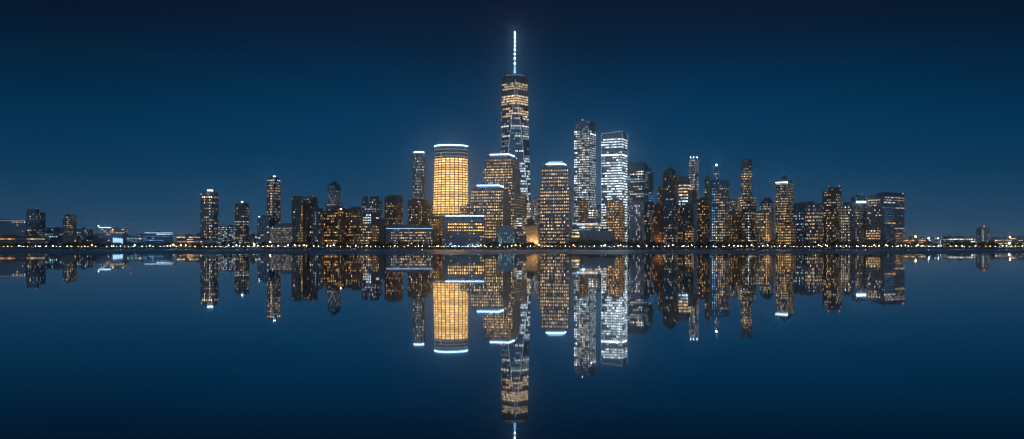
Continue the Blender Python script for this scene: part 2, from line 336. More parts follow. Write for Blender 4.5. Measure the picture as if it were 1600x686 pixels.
b = simple('brick_block', 'wide brick block with three large amber windows near its roof', 500, 528, 540, 331, B2-30, 'red_brick', 'dark_glass', rp=4.2, cp=2.9, p=.33, pal='orange', gain=.9, zones=[(334,341,.55,.85,1,'gold',1.9),(374,381,0,1,.85,'orange',1.3)], plant=3); fin(b)
b = simple('brick_tower', 'narrow brick tower with a bright lamp on its roof beside the wide brick block', 528, 536, 540, 326, B1, 'red_brick', 'dark_glass', rp=4, cp=2.6, p=.3, pal='orange', gain=.7); b.beacon(532.5, 326.5, 'lamp_warm', .8, 0); fin(b)
b = simple('dark_gabled_block', 'dark block with a row of yellow windows high on its left side', 538, 558, 566, 328, B2+5, 'brown_brick', 'dark_glass', rp=4, cp=2.7, p=.25, pal='warm', gain=.75, zones=[(335,340,0,.95,.95,'gold',1.5,'L')], plant=2)
f = b.foot(545, 557, 564, back=8); b.volume(f, 328, 323, rp=3, cp=3, p=.03); b.flat(f, 323, .5); fin(b)
b = simple('stepped_glass_tower', 'blue grey stepped tower with two rooftop blocks behind the left cluster', 565, 588, 597, 314, B4, 'blue_metal', 'blue_glass', rp=3.6, cp=2.5, p=.3, pal='mixcool', gain=.8, zones=[(326,330,.4,1,.9,'white',1.2)], plant=0)
for q in ((566,571,576),(578,587,592)):
    f = b.foot(*q, back=7); b.volume(f, 314, 306.8, rp=3.4, cp=2.6, p=.12, pal='white', gain=.7); b.flat(f, 306.8, .5)
fin(b)
b = simple('bright_office', 'mid rise office with stacked blue white windows and one big amber window', 559, 580, 592, 334, B3-40, 'blue_metal', 'blue_glass', rp=4.2, cp=3, style='glass', p=.3, pal='cool', gain=.9, zones=[(334,348,.75,1,1,'cool',2.,'L'),(341,349,.16,.6,1,'gold',2.4,'L')], plant=1); fin(b)
b = simple('brick_block', 'reddish brick block glowing with warm windows at the waterfront, left of the terrace', 540, 556, 570, 352, B1, 'red_brick', 'dark_glass', rp=4.4, cp=3, p=.4, pal='orange', gain=.85); fin(b)
b = simple('brick_block', 'warm lit block with orange right edge, between the reddish block and the dark slab', 562, 582, 592, 352, B1+2, 'tan_stone', 'dark_glass', rp=4.3, cp=2.8, p=.6, pal='warm', gain=1., zones=[(350,384,.0,1,.75,'orange',1.3,'R')]); fin(b)
fin(simple('dark_slab', 'dark unlit slab beside the long terrace with the blue roof band', 590, 600, 606, 344, B1+8, 'brown_brick', 'dark_glass', rp=4.2, cp=3, p=.1, pal='mixcool', gain=.8))
b = simple('brown_tower', 'dark brown tower with warm window columns left of the slender tower', 601, 619, 629, 308, B3, 'brown_brick', 'dark_glass', rp=4, cp=2.7, p=.42, pal='orange', gain=.8, zones=[(308,316,0,1,.15,'mix',.6)], plant=0)
f = b.foot(605, 618, 626, back=7); b.volume(f, 308, 305, rp=3, cp=3, p=0); b.flat(f, 305, .5); fin(b)
# slender tower with bright crown
b = Bld('slender_tower', 'slender tower with a glowing white crown left of the golden drum tower', B4, 653)
f = arcfoot(b, 644.5, 663, 12, 20, 8); b.volume(f, None, 241, rp=4.4, cp=2.1, p=.5, pal='mixcool', gain=.8, rowvar=.2, wf=.42, zones=[(241,251,0,1,.12,'white',.6),(244,254,.7,1,.9,'white',1.6)])
b.flat(f, 241, .6); f2 = arcfoot(b, 646, 662, 10, 16, 8, back=2); mb = MB()
mb.prism(b.at(f2, Z(241,B4)+.7), b.at(f2, Z(235.5,B4))); mb.build('crown', 'steel', b.root)
mb = MB()
for k in range(8):
    a, c_ = f2[k], f2[k+1]; t = (c_-a).normalized(); nn = Vector((t.y,-t.x,0)); q0, q1 = a.lerp(c_,.14)+nn*.4, a.lerp(c_,.86)+nn*.4
    mb.hexa([Vector((w_.x,w_.y,zz)) for zz in (Z(238.6,B4), Z(236.4,B4)) for w_ in (q0, q1, q1-nn*.5, q0-nn*.5)])
mb.build('crown_light', 'strip_light', b.root); b.mast(649, 236, 232.5, .3); b.done('dark_glass', 'steel')
fin(simple('brown_tower', 'squat brown brick tower in front of the slender crowned tower', 637, 660, 669, 313, B2, 'brown_brick', 'dark_glass', rp=4, cp=2.7, p=.25, pal='warm', gain=.8, zones=[(320,352,.8,1,.7,'orange',1.,'L')]))
fin(simple('narrow_block', 'narrow block squeezed between the squat brown tower and the golden drum', 664, 671, 676, 317, B4+70, 'grey_stone', 'blue_glass', rp=4.2, cp=2.5, p=.3, pal='white', gain=.8))
# terrace
b = simple('terrace', 'long low terrace with a pale blue roof band and rows of warm windows', 603, 676, 684, 357, B1+2, 'grey_stone', 'dark_glass', rp=4.3, cp=2.6, p=.6, pal='warm', gain=.9, rowvar=.15, zones=[(357,361,0,1,.15,'mix',.6),(361,366,.6,.85,1,'orange',1.9),(357,384,0,.12,.1,'cool',.6)], plant=0, par=False, dpt=30)
mb = MB(); q = inset(b.f, -1.2); mb.prism(b.at(b.f, Z(357,b.Y)+.6), b.at(inset(b.f, 6), Z(351.5,b.Y))); mb.build('sloping_roof', 'steel', b.root)
b.light(b.f, 357.3, 356.6, 'strip_soft', .6, 'eaves_light', (3,)); fin(b)
# ================================================================ golden drum tower
b = Bld('golden_tower', 'huge drum shaped tower glowing gold over its whole curved front', B3, 703)
f = arcfoot(b, 674.5, 730.5, 40, 46, 12); ft = arcfoot(b, 677, 729.5, 38, 44, 12)
b.volume(f, None, 334, rp=4.6, cp=4.2, style='punched', p=.5, pal='warm', gain=.9, top=f)
b.volume(f, 334, 246, rp=3.9, cp=3.3, style='gold', p=1., pal='gold', gain=1.75, top=ft, rowvar=0, zones=[(258,266,.3,1,1,'gold',.7),(300,306,0,1,1,'gold',.75),(322,334,0,1,1,'gold',.8)])
b.volume(ft, 246, 229, rp=4.2, cp=4.1, style='ribbon', p=.05, pal='cool', gain=.6)
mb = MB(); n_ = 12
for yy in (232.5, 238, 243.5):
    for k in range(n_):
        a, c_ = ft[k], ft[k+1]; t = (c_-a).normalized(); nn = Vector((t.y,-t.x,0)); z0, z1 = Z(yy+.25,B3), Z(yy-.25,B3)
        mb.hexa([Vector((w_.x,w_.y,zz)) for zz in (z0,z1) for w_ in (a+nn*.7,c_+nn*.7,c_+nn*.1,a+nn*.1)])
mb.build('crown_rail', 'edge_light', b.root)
b.flat(ft, 229, .6); mb = MB(); fi = inset(ft, 3); mb.prism(b.at(fi, Z(229,B3)+.7), b.at(fi, Z(226.4,B3))); mb.build('crown', 'steel', b.root)
b.light(ft, 227.2, 225.2, 'strip_light', .9, 'crown_light', range(12)); b.done('dark_glass', 'grey_stone')
fin(simple('stepped_annex', 'small cream annex with warm lit floors at the right foot of the golden drum', 719, 735, 741, 322, B3-70, 'tan_stone', 'dark_glass', rp=3.8, cp=2.7, p=.75, pal='warm', gain=.95, dpt=25))
fin(simple('cream_block', 'small warm lit block at the left foot of the golden drum', 672, 686, 692, 342, B2, 'tan_stone', 'dark_glass', rp=3.8, cp=2.8, p=.65, pal='orange', gain=1.1))
# ================================================================ barrel hall in front
b = simple('office_hall', 'broad dark glass hall with a blue white light line along its curved roof', 692, 757, 760, 343, B1, 'blue_metal', 'blue_glass', rp=4.9, cp=3.6, style='punched', p=.12, pal='warm', gain=.5, zones=[(346,363,.1,1,.95,'gold',3.),(343,347,0,1,.3,'white',.4)], plant=0, par=False, dpt=42, wf=.6)
mb = MB(); fr = b.f
for i in range(8):
    t0, t1 = math.pi/2*i/8, math.pi/2*(i+1)/8
    zz = lambda t: Z(343,B1)+.1+(Z(336.8,B1)-Z(343,B1))*math.sin(t)
    oo = lambda t: 14*(1-math.cos(t))
    dn = (fr[3]-fr[0]).normalized(); bk = (fr[1]-fr[0]).normalized()
    p0, p1, p2, p3 = fr[3]+bk*oo(t0), fr[0]+bk*oo(t0), fr[0]+bk*oo(t1), fr[3]+bk*oo(t1)
    mb.hexa([Vector((p0.x,p0.y,zz(t0)-.02)),Vector((p1.x,p1.y,zz(t0)-.02)),Vector((p1.x,p1.y,zz(t0)-1)) +bk*8,Vector((p0.x,p0.y,zz(t0)-1))+bk*8, Vector((p3.x,p3.y,zz(t1))),Vector((p2.x,p2.y,zz(t1))),Vector((p2.x,p2.y,zz(t1)))+bk*8,Vector((p3.x,p3.y,zz(t1)))+bk*8])
mb.build('curved_roof', 'steel', b.root)
mb = MB(); mb.tube(fr[3].lerp(fr[0],.05)+Vector((0,8,Z(337.6,B1))), fr[0]+Vector((-1,8,Z(337.6,B1))), 1.1, 1.1, 8); mb.build('roof_light', 'strip_light', b.root)
mb = MB(); Y = B1-2
for i in range(32):
    if R.random() < .75: z0_ = GZ+R.choice([1.5,1.5,5.8]); mb.box(X(694+i*2.05,Y), X(694+i*2.05+R.uniform(.7,1.5),Y), Y, Y+.4, z0_, z0_+R.uniform(1.2,3.2))
mb.build('shopfront_light', 'strip_soft', b.root); fin(b)
fin(simple('lit_wing', 'square wing full of yellow windows joined right of the curved roof hall', 758, 776, 781, 345, B1+22, 'grey_stone', 'dark_glass', rp=4.9, cp=3.4, p=.92, pal='gold', gain=1.05, rowvar=.1, zones=[(373,386,0,1,.2,'white',.6)], dpt=30))
# ================================================================ two granite towers with mansard crowns
def mansard(b, f, ytop, yst, ylt, share=.12, wall='blue_metal', lightm='strip_light', edges=(0,3)):
    c_ = sum(f, Vector())/len(f); g = [p_.lerp(c_, share) for p_ in f]
    mb = MB(); mb.prism(b.at(f, Z(ytop,b.Y)+.03), b.at(g, Z(yst,b.Y))); mb.build('mansard_roof', wall, b.root)
    b.light(g, yst+.2, ylt, lightm, .8, 'roof_light', edges)
    g2 = [p_.lerp(c_, share+.06) for p_ in f]; mb = MB(); mb.prism(b.at(g2, Z(yst,b.Y)), b.at(g2, Z(ylt-.6,b.Y))); mb.build('cap', 'steel', b.root)
b = Bld('granite_tower', 'shorter of two granite towers with white lit sloping crowns, beside the golden drum', B2-20, 767)
f = b.foot(734, 786, 797, k=.9); b.volume(f, None, 316, rp=4.6, cp=2.9, p=.62, pal='warm', gain=1., rowvar=.35, zones=[(312,332,.6,.88,1,'gold',1.8,'L'),(341,350,.45,1,.95,'gold',1.4,'L'),(316,323,0,1,.35,'white',.7)])
b.flat(f, 316, .4); f = b.foot(736, 786, 795, k=.9, back=3); b.volume(f, 316, 297, rp=4.6, cp=2.9, p=.8, pal='warm', gain=1., rowvar=.3); mansard(b, f, 297, 290, 287.3, .3)
b.done('dark_glass', 'grey_stone')
b = Bld('granite_tower', 'taller of two granite towers with white lit sloping crowns, left of the spired skyscraper', B3-10, 785)
f = b.foot(754, 803, 823, k=.9); b.volume(f, None, 300, rp=4.3, cp=2.6, p=.62, pal='warm', gain=1.05, rowvar=.3, zones=[(300,384,0,1,.75,'warm',.95,'R')])
b.flat(f, 300, .4); f = b.foot(755, 801, 813, k=.9, back=4); b.volume(f, 300, 262, rp=4.3, cp=2.6, p=.7, pal='warm', gain=1.05, rowvar=.3, zones=[(264,278,.25,1,.97,'gold',1.5,'L')])
b.flat(f, 262, .4); f = b.foot(758, 799, 811, k=.9, back=7); b.volume(f, 262, 247, rp=4.3, cp=2.6, p=.8, pal='gold', gain=1., rowvar=.2); mansard(b, f, 247, 241, 238, .27)
b.done('dark_glass', 'grey_stone')
# ================================================================ the tall skyscraper
b = Bld('spired_skyscraper', 'tallest skyscraper, tapering glass facets under a long spire strung with lights', B5, 804)
Y = B5; cx, cy = X(804.5,Y), Y+45; s_ = X(829,Y)-X(780,Y); hb = s_/2*.985; ang = math.radians(4)
def rot(x, y, a): return Vector((cx+x*math.cos(a)-y*math.sin(a), cy+x*math.sin(a)+y*math.cos(a), 0))
base = [rot(x*hb, y*hb, ang) for x, y in ((-1,-1),(1,-1),(1,1),(-1,1))]
rt = (X(824.3,Y)-X(784,Y))/2; top_ = [rot(rt*math.cos(t), rt*math.sin(t), ang) for t in (-math.pi/2, 0, math.pi/2, math.pi)]
zb, zt = Z(352,Y), Z(123,Y)
b.volume(base, None, 352, rp=4.4, cp=3, p=.6, pal='warm', gain=1.)
mb = b.core; tri = []
for k in range(4):
    A, B_, T0, T1 = base[k], base[(k+1)%4], top_[k], top_[(k+1)%4]
    lo = lambda p_: Vector((p_.x,p_.y,zb)); hi = lambda p_: Vector((p_.x,p_.y,zt))
    tri.append((lo(A), lo(B_), hi(T0), hi(T0))); tri.append((lo(B_), lo(B_), hi(T0), hi(T1)))
i0 = len(mb.v); mb.v += [Vector((p_.x,p_.y,zb)) for p_ in base]+[Vector((p_.x,p_.y,zt)) for p_ in top_]
for k in range(4): mb.f += [(i0+k, i0+(k+1)%4, i0+4+k), (i0+(k+1)%4, i0+4+(k+1)%4, i0+4+k)]; mb.c += [None]*2
mb.f.append((i0+4,i0+5,i0+6,i0+7)); mb.c.append(None)
def zone_main(yy, u, right):
    if 126 < yy < 139: return (.85, 'warm', .8)
    if 148 < yy < 164: return (.93, 'warm', 1.1)
    if 139 <= yy <= 148: return (.0, 'warm', 1)
    if 167 < yy < 186: return (.6, 'warm', .9)
    if 194 < yy < 199 or 210 < yy < 215 or 232 < yy < 238: return (.8, 'white', 1.)
    if right and 246 < yy < 305: return (.75, 'cool', 1.)
    if yy > 300: return (.7, 'warm', 1.1)
    return (.32, 'cyan', .28)  # faint cyan panes added to lighten the blue facets between the lit floors
rows = 58
for A, B_, Cc, D in tri:
    t = ((B_-A) if (B_-A).length > (D-Cc).length else (D-Cc)).normalized(); up = ((Cc+D)/2-(A+B_)/2).normalized(); nn = t.cross(up).normalized()
    if nn.y > .3: continue
    for r in range(rows+1):
        v = r/rows; va, vb = max(0, v-.0022), min(1, v+.0022)
        L0, R0, L1, R1 = A.lerp(Cc,va), B_.lerp(D,va), A.lerp(Cc,vb), B_.lerp(D,vb)
        b.fac.hexa([L0+nn*.25, R0+nn*.25, R0-nn*.2, L0-nn*.2, L1+nn*.25, R1+nn*.25, R1-nn*.2, L1-nn*.2])
    for r in range(rows):
        v = (r+.5)/rows; Lp, Rp = A.lerp(Cc,v), B_.lerp(D,v); wd = (Rp-Lp).length; cpm = 2.1*Y/F; nc = int((wd-1)/cpm)
        if nc < 1: continue
        yy = HY-(Lp.z-CAMZ)*F/Y; rr = R.uniform(.4,1.5); prev = False
        for j in range(nc):
            q = Lp.lerp(Rp, (j+.5)/nc); pr, pl, g = zone_main(yy, 0, q.x > cx+4)
            if not (126 < yy < 164): pr *= rr; pr = min(.95, pr+.55) if prev else pr*.4
            prev = R.random() < pr
            if not prev: continue
            cc = R.choice(PAL[pl]); st = 1.15*g*min(2.2, R.lognormvariate(0,.4))
            b.wins.append((q+nn*.14, t, up, nn, wd/nc*.72, (zt-zb)/rows*.62, tuple(x*st for x in cc)))
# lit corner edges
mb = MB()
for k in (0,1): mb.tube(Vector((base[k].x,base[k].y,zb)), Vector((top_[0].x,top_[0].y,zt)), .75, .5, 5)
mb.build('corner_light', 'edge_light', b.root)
# parapet ring and mast
f = [Vector((cx+(p_.x-cx)*1.0, cy+(p_.y-cy)*1.0, 0)) for p_ in top_]; q = inset(f, 2)
mb = MB(); mb.prism(b.at(f, zt+.03), b.at(f, Z(117.5,Y))); mb.build('parapet', 'dark_metal', b.root)
mb = MB(); n_ = 16; rr = X(821,Y)-X(804,Y)
ring = [Vector((cx+rr*math.cos(2*math.pi*k/n_), cy+rr*math.sin(2*math.pi*k/n_), 0)) for k in range(n_)]; mb.prism(b.at(ring, Z(117.5,Y)+.03), b.at(ring, Z(112.8,Y)))
mb.build('communication_ring', 'dark_metal', b.root)
mb = MB()
for k in range(7): mb.ball((X(792+k*4.4,Y), cy-math.sqrt(max(0,rr*rr-(X(792+k*4.4,Y)-cx)**2))-.8, Z(115.2,Y)), 1.0)
mb.build('ring_light', 'strip_soft', b.root)
mb = MB(); mb.tube((cx,cy,Z(112.8,Y)), (cx,cy,Z(98,Y)), 4.4, 2.0, 10); mb.tube((cx,cy,Z(98,Y)), (cx,cy,Z(44.5,Y)), 1.2, .7, 8); sp_ = mb.build('spire', 'spire_dim', b.root)
for i, yy in enumerate((94,86,79,72,65.5,59,53,48.5,44.8)):
    mb = MB(); mb.tube((cx,cy,Z(yy+.75,Y)), (cx,cy,Z(yy-.75,Y)), 2.5-.12*i, 2.5-.12*i, 8); o = mb.build('spire_light', 'spire_lamp', b.root)
b.done('blue_glass', 'steel')
# ================================================================ centre: atrium, floodlit block
b = Bld('glass_atrium', 'barrel vaulted glass atrium faintly lit at the foot of the granite towers', B1, 791)
mb = MB(); gl = MB(); Y = B1; xa, xb = X(778,Y), X(804,Y); zw = Z(361,Y); n_ = 10
pr_ = [(xa, GZ)]+[(xa+(xb-xa)*(.5-.5*math.cos(math.pi*i/n_)), zw+(Z(352,Y)-zw)*math.sin(math.pi*i/n_)) for i in range(n_+1)]+[(xb, GZ)]
gl.v = [Vector((x,Y,z)) for x, z in pr_]+[Vector((x,Y+30,z)) for x, z in pr_]; m_ = len(pr_)
gl.f = [tuple(range(m_)), tuple(reversed(range(m_,2*m_)))]+[(k, k+m_, (k+1)%m_+m_, (k+1)%m_) for k in range(m_)]; gl.c = [None]*len(gl.f)
for i in range(1, m_-1): mb.tube(Vector((pr_[i][0],Y-.2,GZ)), Vector((pr_[i][0],Y-.2,pr_[i][1])), .22,.22,4)
for i in range(m_-1): mb.tube(Vector((pr_[i][0],Y-.2,pr_[i][1])), Vector((pr_[i+1][0],Y-.2,pr_[i+1][1])), .4,.4,5)
for i in range(1, 9): z = GZ+(zw-GZ)*i/8; mb.tube(Vector((xa,Y-.25,z)), Vector((xb,Y-.25,z)), .18,.18,4)
gl.build('glazing', 'teal_glass', b.root); mb.build('frame', 'steel', b.root)
for r in range(7):
    for j in range(11):
        if R.random() < .45:
            cc = R.choice(PAL['cyan']); st = R.uniform(.25,.7)
            b.wins.append((Vector((xa+(xb-xa)*(j+.5)/11, Y-.1, GZ+(zw-GZ)*(r+.5)/7.5)), Vector((1,0,0)), Vector((0,0,1)), Vector((0,-1,0)), 2.2, 3.2, tuple(x*st for x in cc)))
b.done()
fin(simple('narrow_midrise', 'narrow pale office with close white floors, just left of the floodlit orange block', 803, 816, 823, 340, B2, 'pale_concrete', 'dark_glass', rp=3.5, cp=2.4, style='ribbon', p=.6, pal='white', gain=.65, rowvar=.3))
fin(simple('ferry_house', 'small dark blue house at the waterfront right of the glass atrium', 804, 819, 822, 370, B1, 'blue_metal', 'blue_glass', rp=4, cp=4, p=.15, pal='cool', gain=.5))
b = simple('floodlit_block', 'windowless stone block floodlit amber from below beside the round topped granite tower', 821, 840, 846, 353, B2, 'orange_stone', 'dark_glass', rp=50, cp=60, p=0, plant=1, wf=.02, hf=.02)
b.glass = 'orange_stone'; fin(b)
fin(simple('dark_midrise', 'dark stepped mid rise rising behind the floodlit amber block', 820, 829, 834, 343, B3, 'brown_brick', 'dark_glass', rp=3.6, cp=2.6, p=.12, pal='warm', gain=.7, plant=2))
fin(simple('far_tower', 'thin distant tower glimpsed between the skyscraper and the round topped tower', 833, 841, 846, 309, B5+60, 'steel', 'dark_glass', rp=3.8, cp=2.2, p=.5, pal='cool', gain=.8))
# ================================================================ round-topped granite tower
b = Bld('domed_granite_tower', 'broad granite tower with a lit white rim under a low dome', B2-30, 868)
f = b.foot(844, 889, 894, k=1.6, dpt=40); b.volume(f, None, 292, rp=5.3, cp=2.9, p=.85, pal='warm', gain=1.05, rowvar=.3, zones=[(292,297,0,1,.3,'warm',.8),(312,318,.2,.8,.25,'warm',.8)])
b.flat(f, 292, .4); f = b.foot(846, 888, 891, k=1.6, back=3, dpt=36); b.volume(f, 292, 263, rp=5.3, cp=2.9, p=.8, pal='warm', gain=.9, rowvar=.3)
mansard(b, f, 263, 257, 254, .31); Y = b.Y
mb = MB(); c_ = sum(f, Vector())/4; mb.ball((c_.x, c_.y, Z(257,Y)), X(877,Y)-X(867.5,Y), 16, 8, (1,1,.55)); mb.build('dome', 'copper_roof', b.root)
b.light([p_.lerp(c_,.45) for p_ in f], 253.2, 251.6, 'strip_soft', .6, 'upper_light', (3,)); b.done('dark_glass', 'grey_stone')
# ================================================================ white towers
b = simple('glass_tower', 'tall shimmering glass tower with a dark crown, left of the slanted roof tower', 897, 921, 931, 203, B4, 'steel', 'blue_glass', rp=3.7, cp=2.5, style='glass', p=.82, pal='cool', gain=.8, rowvar=.3, hf=.56, zones=[(205,210,0,1,.9,'cool',4),(212,218,.4,.8,.7,'orange',2.6,'L'),(226,232,.4,.8,.7,'orange',2.6,'L'),(239,246,.3,.75,.97,'white',5,'L'),(269,279,.3,.8,.97,'white',5,'L'),(250,258,.6,1,.9,'cool',2.4,'L'),(203,384,0,.15,.85,'cool',2.4,'L'),(203,290,.22,1,.7,'white',.9,'L'),(290,384,0,1,.75,'cool',1.)], plant=0, par=False)
f = b.foot(899.5, 921, 930, back=4); b.volume(f, 203, 188.5, rp=3.6, cp=2.2, style='punched', p=.2, pal='cool', gain=.5, rowvar=.2); b.flat(f, 188.5, .5); b.beacon(910, 187, 'lamp_cool', .35, 2); fin(b)
b = Bld('slanted_roof_tower', 'white glowing tower with a sloping roof line and bands of bright floors', B3, 960)
f = b.foot(939.5, 972, 980, k=1.2); Y = B3
b.volume(f, None, 215, rp=4.1, cp=3.1, style='ribbon', p=.85, pal='cool', gain=1.15, rowvar=.45, hf=.5, zones=[(239,243.5,0,1,1,'cool',4),(262,330,0,1,.84,'cool',1.25),(233,238,0,1,.1,'cool',.6),(245,250,0,1,.3,'cool',.6)])
mb = MB(); za, zc, zd = Z(215,Y), Z(207.5,Y), Z(204.8,Y); C_, B_, D_, A_ = f
mb.hexa([Vector((p_.x,p_.y,za+.03)) for p_ in (C_,B_,D_,A_)]+[Vector((C_.x,C_.y,zd)),Vector((B_.x,B_.y,zd-2)),Vector((D_.x,D_.y,zc-2)),Vector((A_.x,A_.y,zc))]); mb.build('sloping_crown', 'steel', b.root)
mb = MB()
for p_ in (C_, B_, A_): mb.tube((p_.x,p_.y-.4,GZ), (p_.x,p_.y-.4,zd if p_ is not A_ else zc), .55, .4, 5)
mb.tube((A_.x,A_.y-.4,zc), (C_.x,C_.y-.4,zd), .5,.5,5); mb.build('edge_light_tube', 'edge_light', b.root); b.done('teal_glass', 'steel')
b = simple('dark_glass_tower', 'wide dark glass tower with a sloping shouldered top right of the white tower', 979, 1006, 1013, 266, B4, 'blue_metal', 'teal_glass', rp=3.9, cp=2.5, style='glass', p=.35, pal='cyan', gain=.6, zones=[(266,273,.3,1,.9,'white',1.6,'L'),(289,294,0,.8,.7,'warm',.8),(300,320,0,.7,.55,'white',1.,'L')], plant=0, par=False)
c_ = sum(b.f, Vector())/4; g = [p_.lerp(c_,.14) for p_ in b.f]; mb = MB(); mb.prism(b.at(b.f, Z(266,b.Y)+.03), b.at(b.f, Z(258,b.Y))); mb.prism(b.at(b.f, Z(258,b.Y)+.05), b.at(g, Z(253,b.Y))); mb.build('crown', 'copper_roof', b.root); fin(b)
b = simple('glass_slab', 'slim blue glass slab leaning against the wide dark glass tower', 1008, 1017, 1021, 264, B4+90, 'blue_metal', 'blue_glass', rp=4, cp=2.4, style='glass', p=.15, pal='blue', gain=.6, zones=[(300,315,0,1,.9,'blue',1.2)]); fin(b)
# ================================================================ centre foreground right of domed tower
b = simple('brown_slab', 'narrow brown slab with two lit edges in front of the shimmering glass tower', 904, 914, 919, 313, B3, 'brown_brick', 'dark_glass', rp=3.8, cp=2.5, p=.5, pal='orange', gain=.8); fin(b)
fin(simple('cream_block', 'small bright cream block between the brown slab and the warm masonry tower', 917, 929, 934, 327, B3+45, 'tan_stone', 'dark_glass', rp=3.7, cp=2.6, p=.88, pal='white', gain=1.25, zones=[(327,333,0,1,1,'white',2.2)]))
fin(simple('dark_midrise', 'dark blue mid rise directly behind the museum roof beside the masonry tower', 933, 944, 950, 321, B3+40, 'blue_metal', 'dark_glass', rp=4, cp=2.6, p=.25, pal='mixcool', gain=.8))
b = Bld('masonry_tower', 'warm brown masonry tower with a rounded cap and bright amber windows', B2, 961)
f = b.foot(947, 968, 976); b.volume(f, None, 320, rp=4.3, cp=2.8, p=.8, pal='orange', gain=1.2, rowvar=.15); b.flat(f, 320, .4)
f = b.foot(950, 967, 974, back=4); b.volume(f, 320, 313, rp=3.6, cp=2.8, p=.8, pal='orange', gain=1.1); b.flat(f, 313, .4)
c_ = sum(f, Vector())/4; mb = MB(); mb.tube((c_.x,c_.y,Z(313,B2)), (c_.x,c_.y,Z(310.8,B2)), 13, 11, 14); mb.ball((c_.x,c_.y,Z(311,B2)), 10, 12, 6, (1,1,.3)); mb.build('cap', 'tan_stone', b.root); b.done('dark_glass', 'tan_stone')
b = simple('museum_block', 'low windowless grey block with a sloping end on the waterfront', 912, 957, 959, 362, B1+5, 'pale_concrete', 'dark_glass', rp=30, cp=60, p=0, dpt=45, wf=.03, hf=.04, plant=1); b.glass = 'concrete'
f = b.foot(905, 925, 930, back=20, dpt=20); b.volume(f, None, 359, rp=9, cp=40, p=0, wf=.03, hf=.05); b.flat(f, 359, .5); fin(b)
b = simple('lit_terrace', 'low block with white and amber lit floors behind the grey windowless block', 893, 934, 940, 349, B2+20, 'concrete', 'blue_glass', rp=4, cp=4, style='ribbon', p=.6, pal='white', gain=.9, zones=[(350,355,.5,.9,1,'gold',1.6),(352,360,.3,.6,.95,'cool',2.)], plant=2, dpt=25); b.light(b.f, 350, 349, 'strip_soft', .5, 'eaves_light', (3,)); fin(b)
fin(simple('small_cafe', 'small amber lit pavilion at the right foot of the round topped granite tower', 893, 903, 905, 366, B1-2, 'tan_stone', 'dark_glass', rp=6, cp=5, style='ribbon', p=.9, pal='gold', gain=1.4, dpt=12, zones=[(376,386,0,1,.1,'warm',.5)]))
b = simple('pale_tower', 'pale grey residential tower with fine vertical ribs and a rounded cap', 983, 1000, 1006, 316, B2-10, 'pale_concrete', 'blue_glass', rp=3.8, cp=2.3, p=.3, pal='white', gain=.55, rowvar=.2, wf=.45, hf=.75, plant=0)
f = b.foot(986, 999, 1004, back=4); b.volume(f, 316, 311.5, rp=3, cp=2.4, p=.1, pal='white', gain=.5); b.flat(f, 311.5, .5); fin(b)
b = simple('blue_tower', 'blue black tower with scattered cool lights right of the pale ribbed tower', 1005, 1015, 1021.5, 316, B2+25, 'blue_metal', 'dark_glass', rp=4, cp=2.6, p=.32, pal='mixcool', gain=.85); fin(b)
b = simple('amber_block', 'brick tower whose lower floors glow deep orange', 1022, 1031, 1036, 321, B2+30, 'red_brick', 'dark_glass', rp=4.1, cp=2.7, p=.2, pal='orange', gain=.7, zones=[(362,385,0,1,.75,'orange',.9)]); fin(b)
b = simple('pointed_tower', 'dark brown tower with a pointed pyramid top behind the rounded blue tower', 1036, 1051, 1058.5, 269, B4, 'brown_brick', 'dark_glass', rp=4, cp=2.6, p=.2, pal='warm', gain=.7, pyr=(259.5,'brown_brick'))
f = b.foot(1035, 1051, 1060, back=-6); b.volume(f, None, 285, rp=4, cp=2.6, p=.15, pal='warm', gain=.7); b.flat(f, 285, .4); fin(b)
fin(simple('thin_tower', 'thin brown tower with a few lights left of the pointed dark tower', 1028, 1033, 1036.5, 293, B4+30, 'brown_brick', 'dark_glass', rp=3.8, cp=2.3, p=.45, pal='warm', gain=.9))
b = simple('banded_office', 'office slab with bright white bands turning green blue lower down', 1058, 1074, 1079, 282, B4+20, 'grey_stone', 'teal_glass', rp=5, cp=3, style='ribbon', p=.93, pal='warm', gain=.95, rowvar=.1, zones=[(282,286,0,1,0,'warm',1),(306,312,0,1,.9,'cyan',1.1),(314,322,0,1,.95,'cyan',1.5)], plant=0)
f = b.foot(1060, 1073, 1077, back=4); b.volume(f, 282, 275, rp=8, cp=6, p=0, wf=.1, hf=.1); b.flat(f, 275, .5); fin(b)
b = simple('slender_white_tower', 'slender pale stone tower with two masts and lit corners at its top', 1077, 1086, 1091.5, 249, B5, 'pale_concrete', 'dark_glass', rp=3.7, cp=2., p=.6, pal='white', gain=.95, rowvar=.2, plant=0, wf=.45, zones=[(249,252,0,1,.5,'white',1.3)])
f = b.foot(1078.5, 1086, 1090.5, back=3); b.volume(f, 249, 244.5, rp=3.6, cp=2, p=.4, pal='white', gain=1.); b.flat(f, 244.5, .5)
mb = MB()
for px in (1079.2, 1083.8, 1089.4): mb.ball((X(px,B5),B5+1.5,Z(245.5,B5)), 1.7)
mb.build('corner_lamp', 'strip_light', b.root); b.mast(1081.5, 245, 231, .45, back=20, m='steel'); b.mast(1087.5, 245, 229, .45, back=20, m='steel'); fin(b)
b = Bld('rounded_tower', 'rounded dark blue tower speckled with lights in front of the pointed brown tower', B2+15, 1046)
f = b.foot(1035.5, 1052, 1059); b.volume(f, None, 309, rp=4, cp=2.7, p=.26, pal='mixcool', gain=.8, zones=[(368,382,0,1,.6,'warm',1.1)]); b.flat(f, 309, .4)
f = b.foot(1038, 1050, 1056, back=4); b.volume(f, 309, 305.5, rp=3, cp=2.7, p=.1); c_ = sum(f, Vector())/4; mb = MB(); mb.ball((c_.x,c_.y,Z(305.5,b.Y)+.1), 13, 12, 6, (1,1,.35)); mb.build('cap', 'dark_metal', b.root); b.done('dark_glass', 'blue_metal')
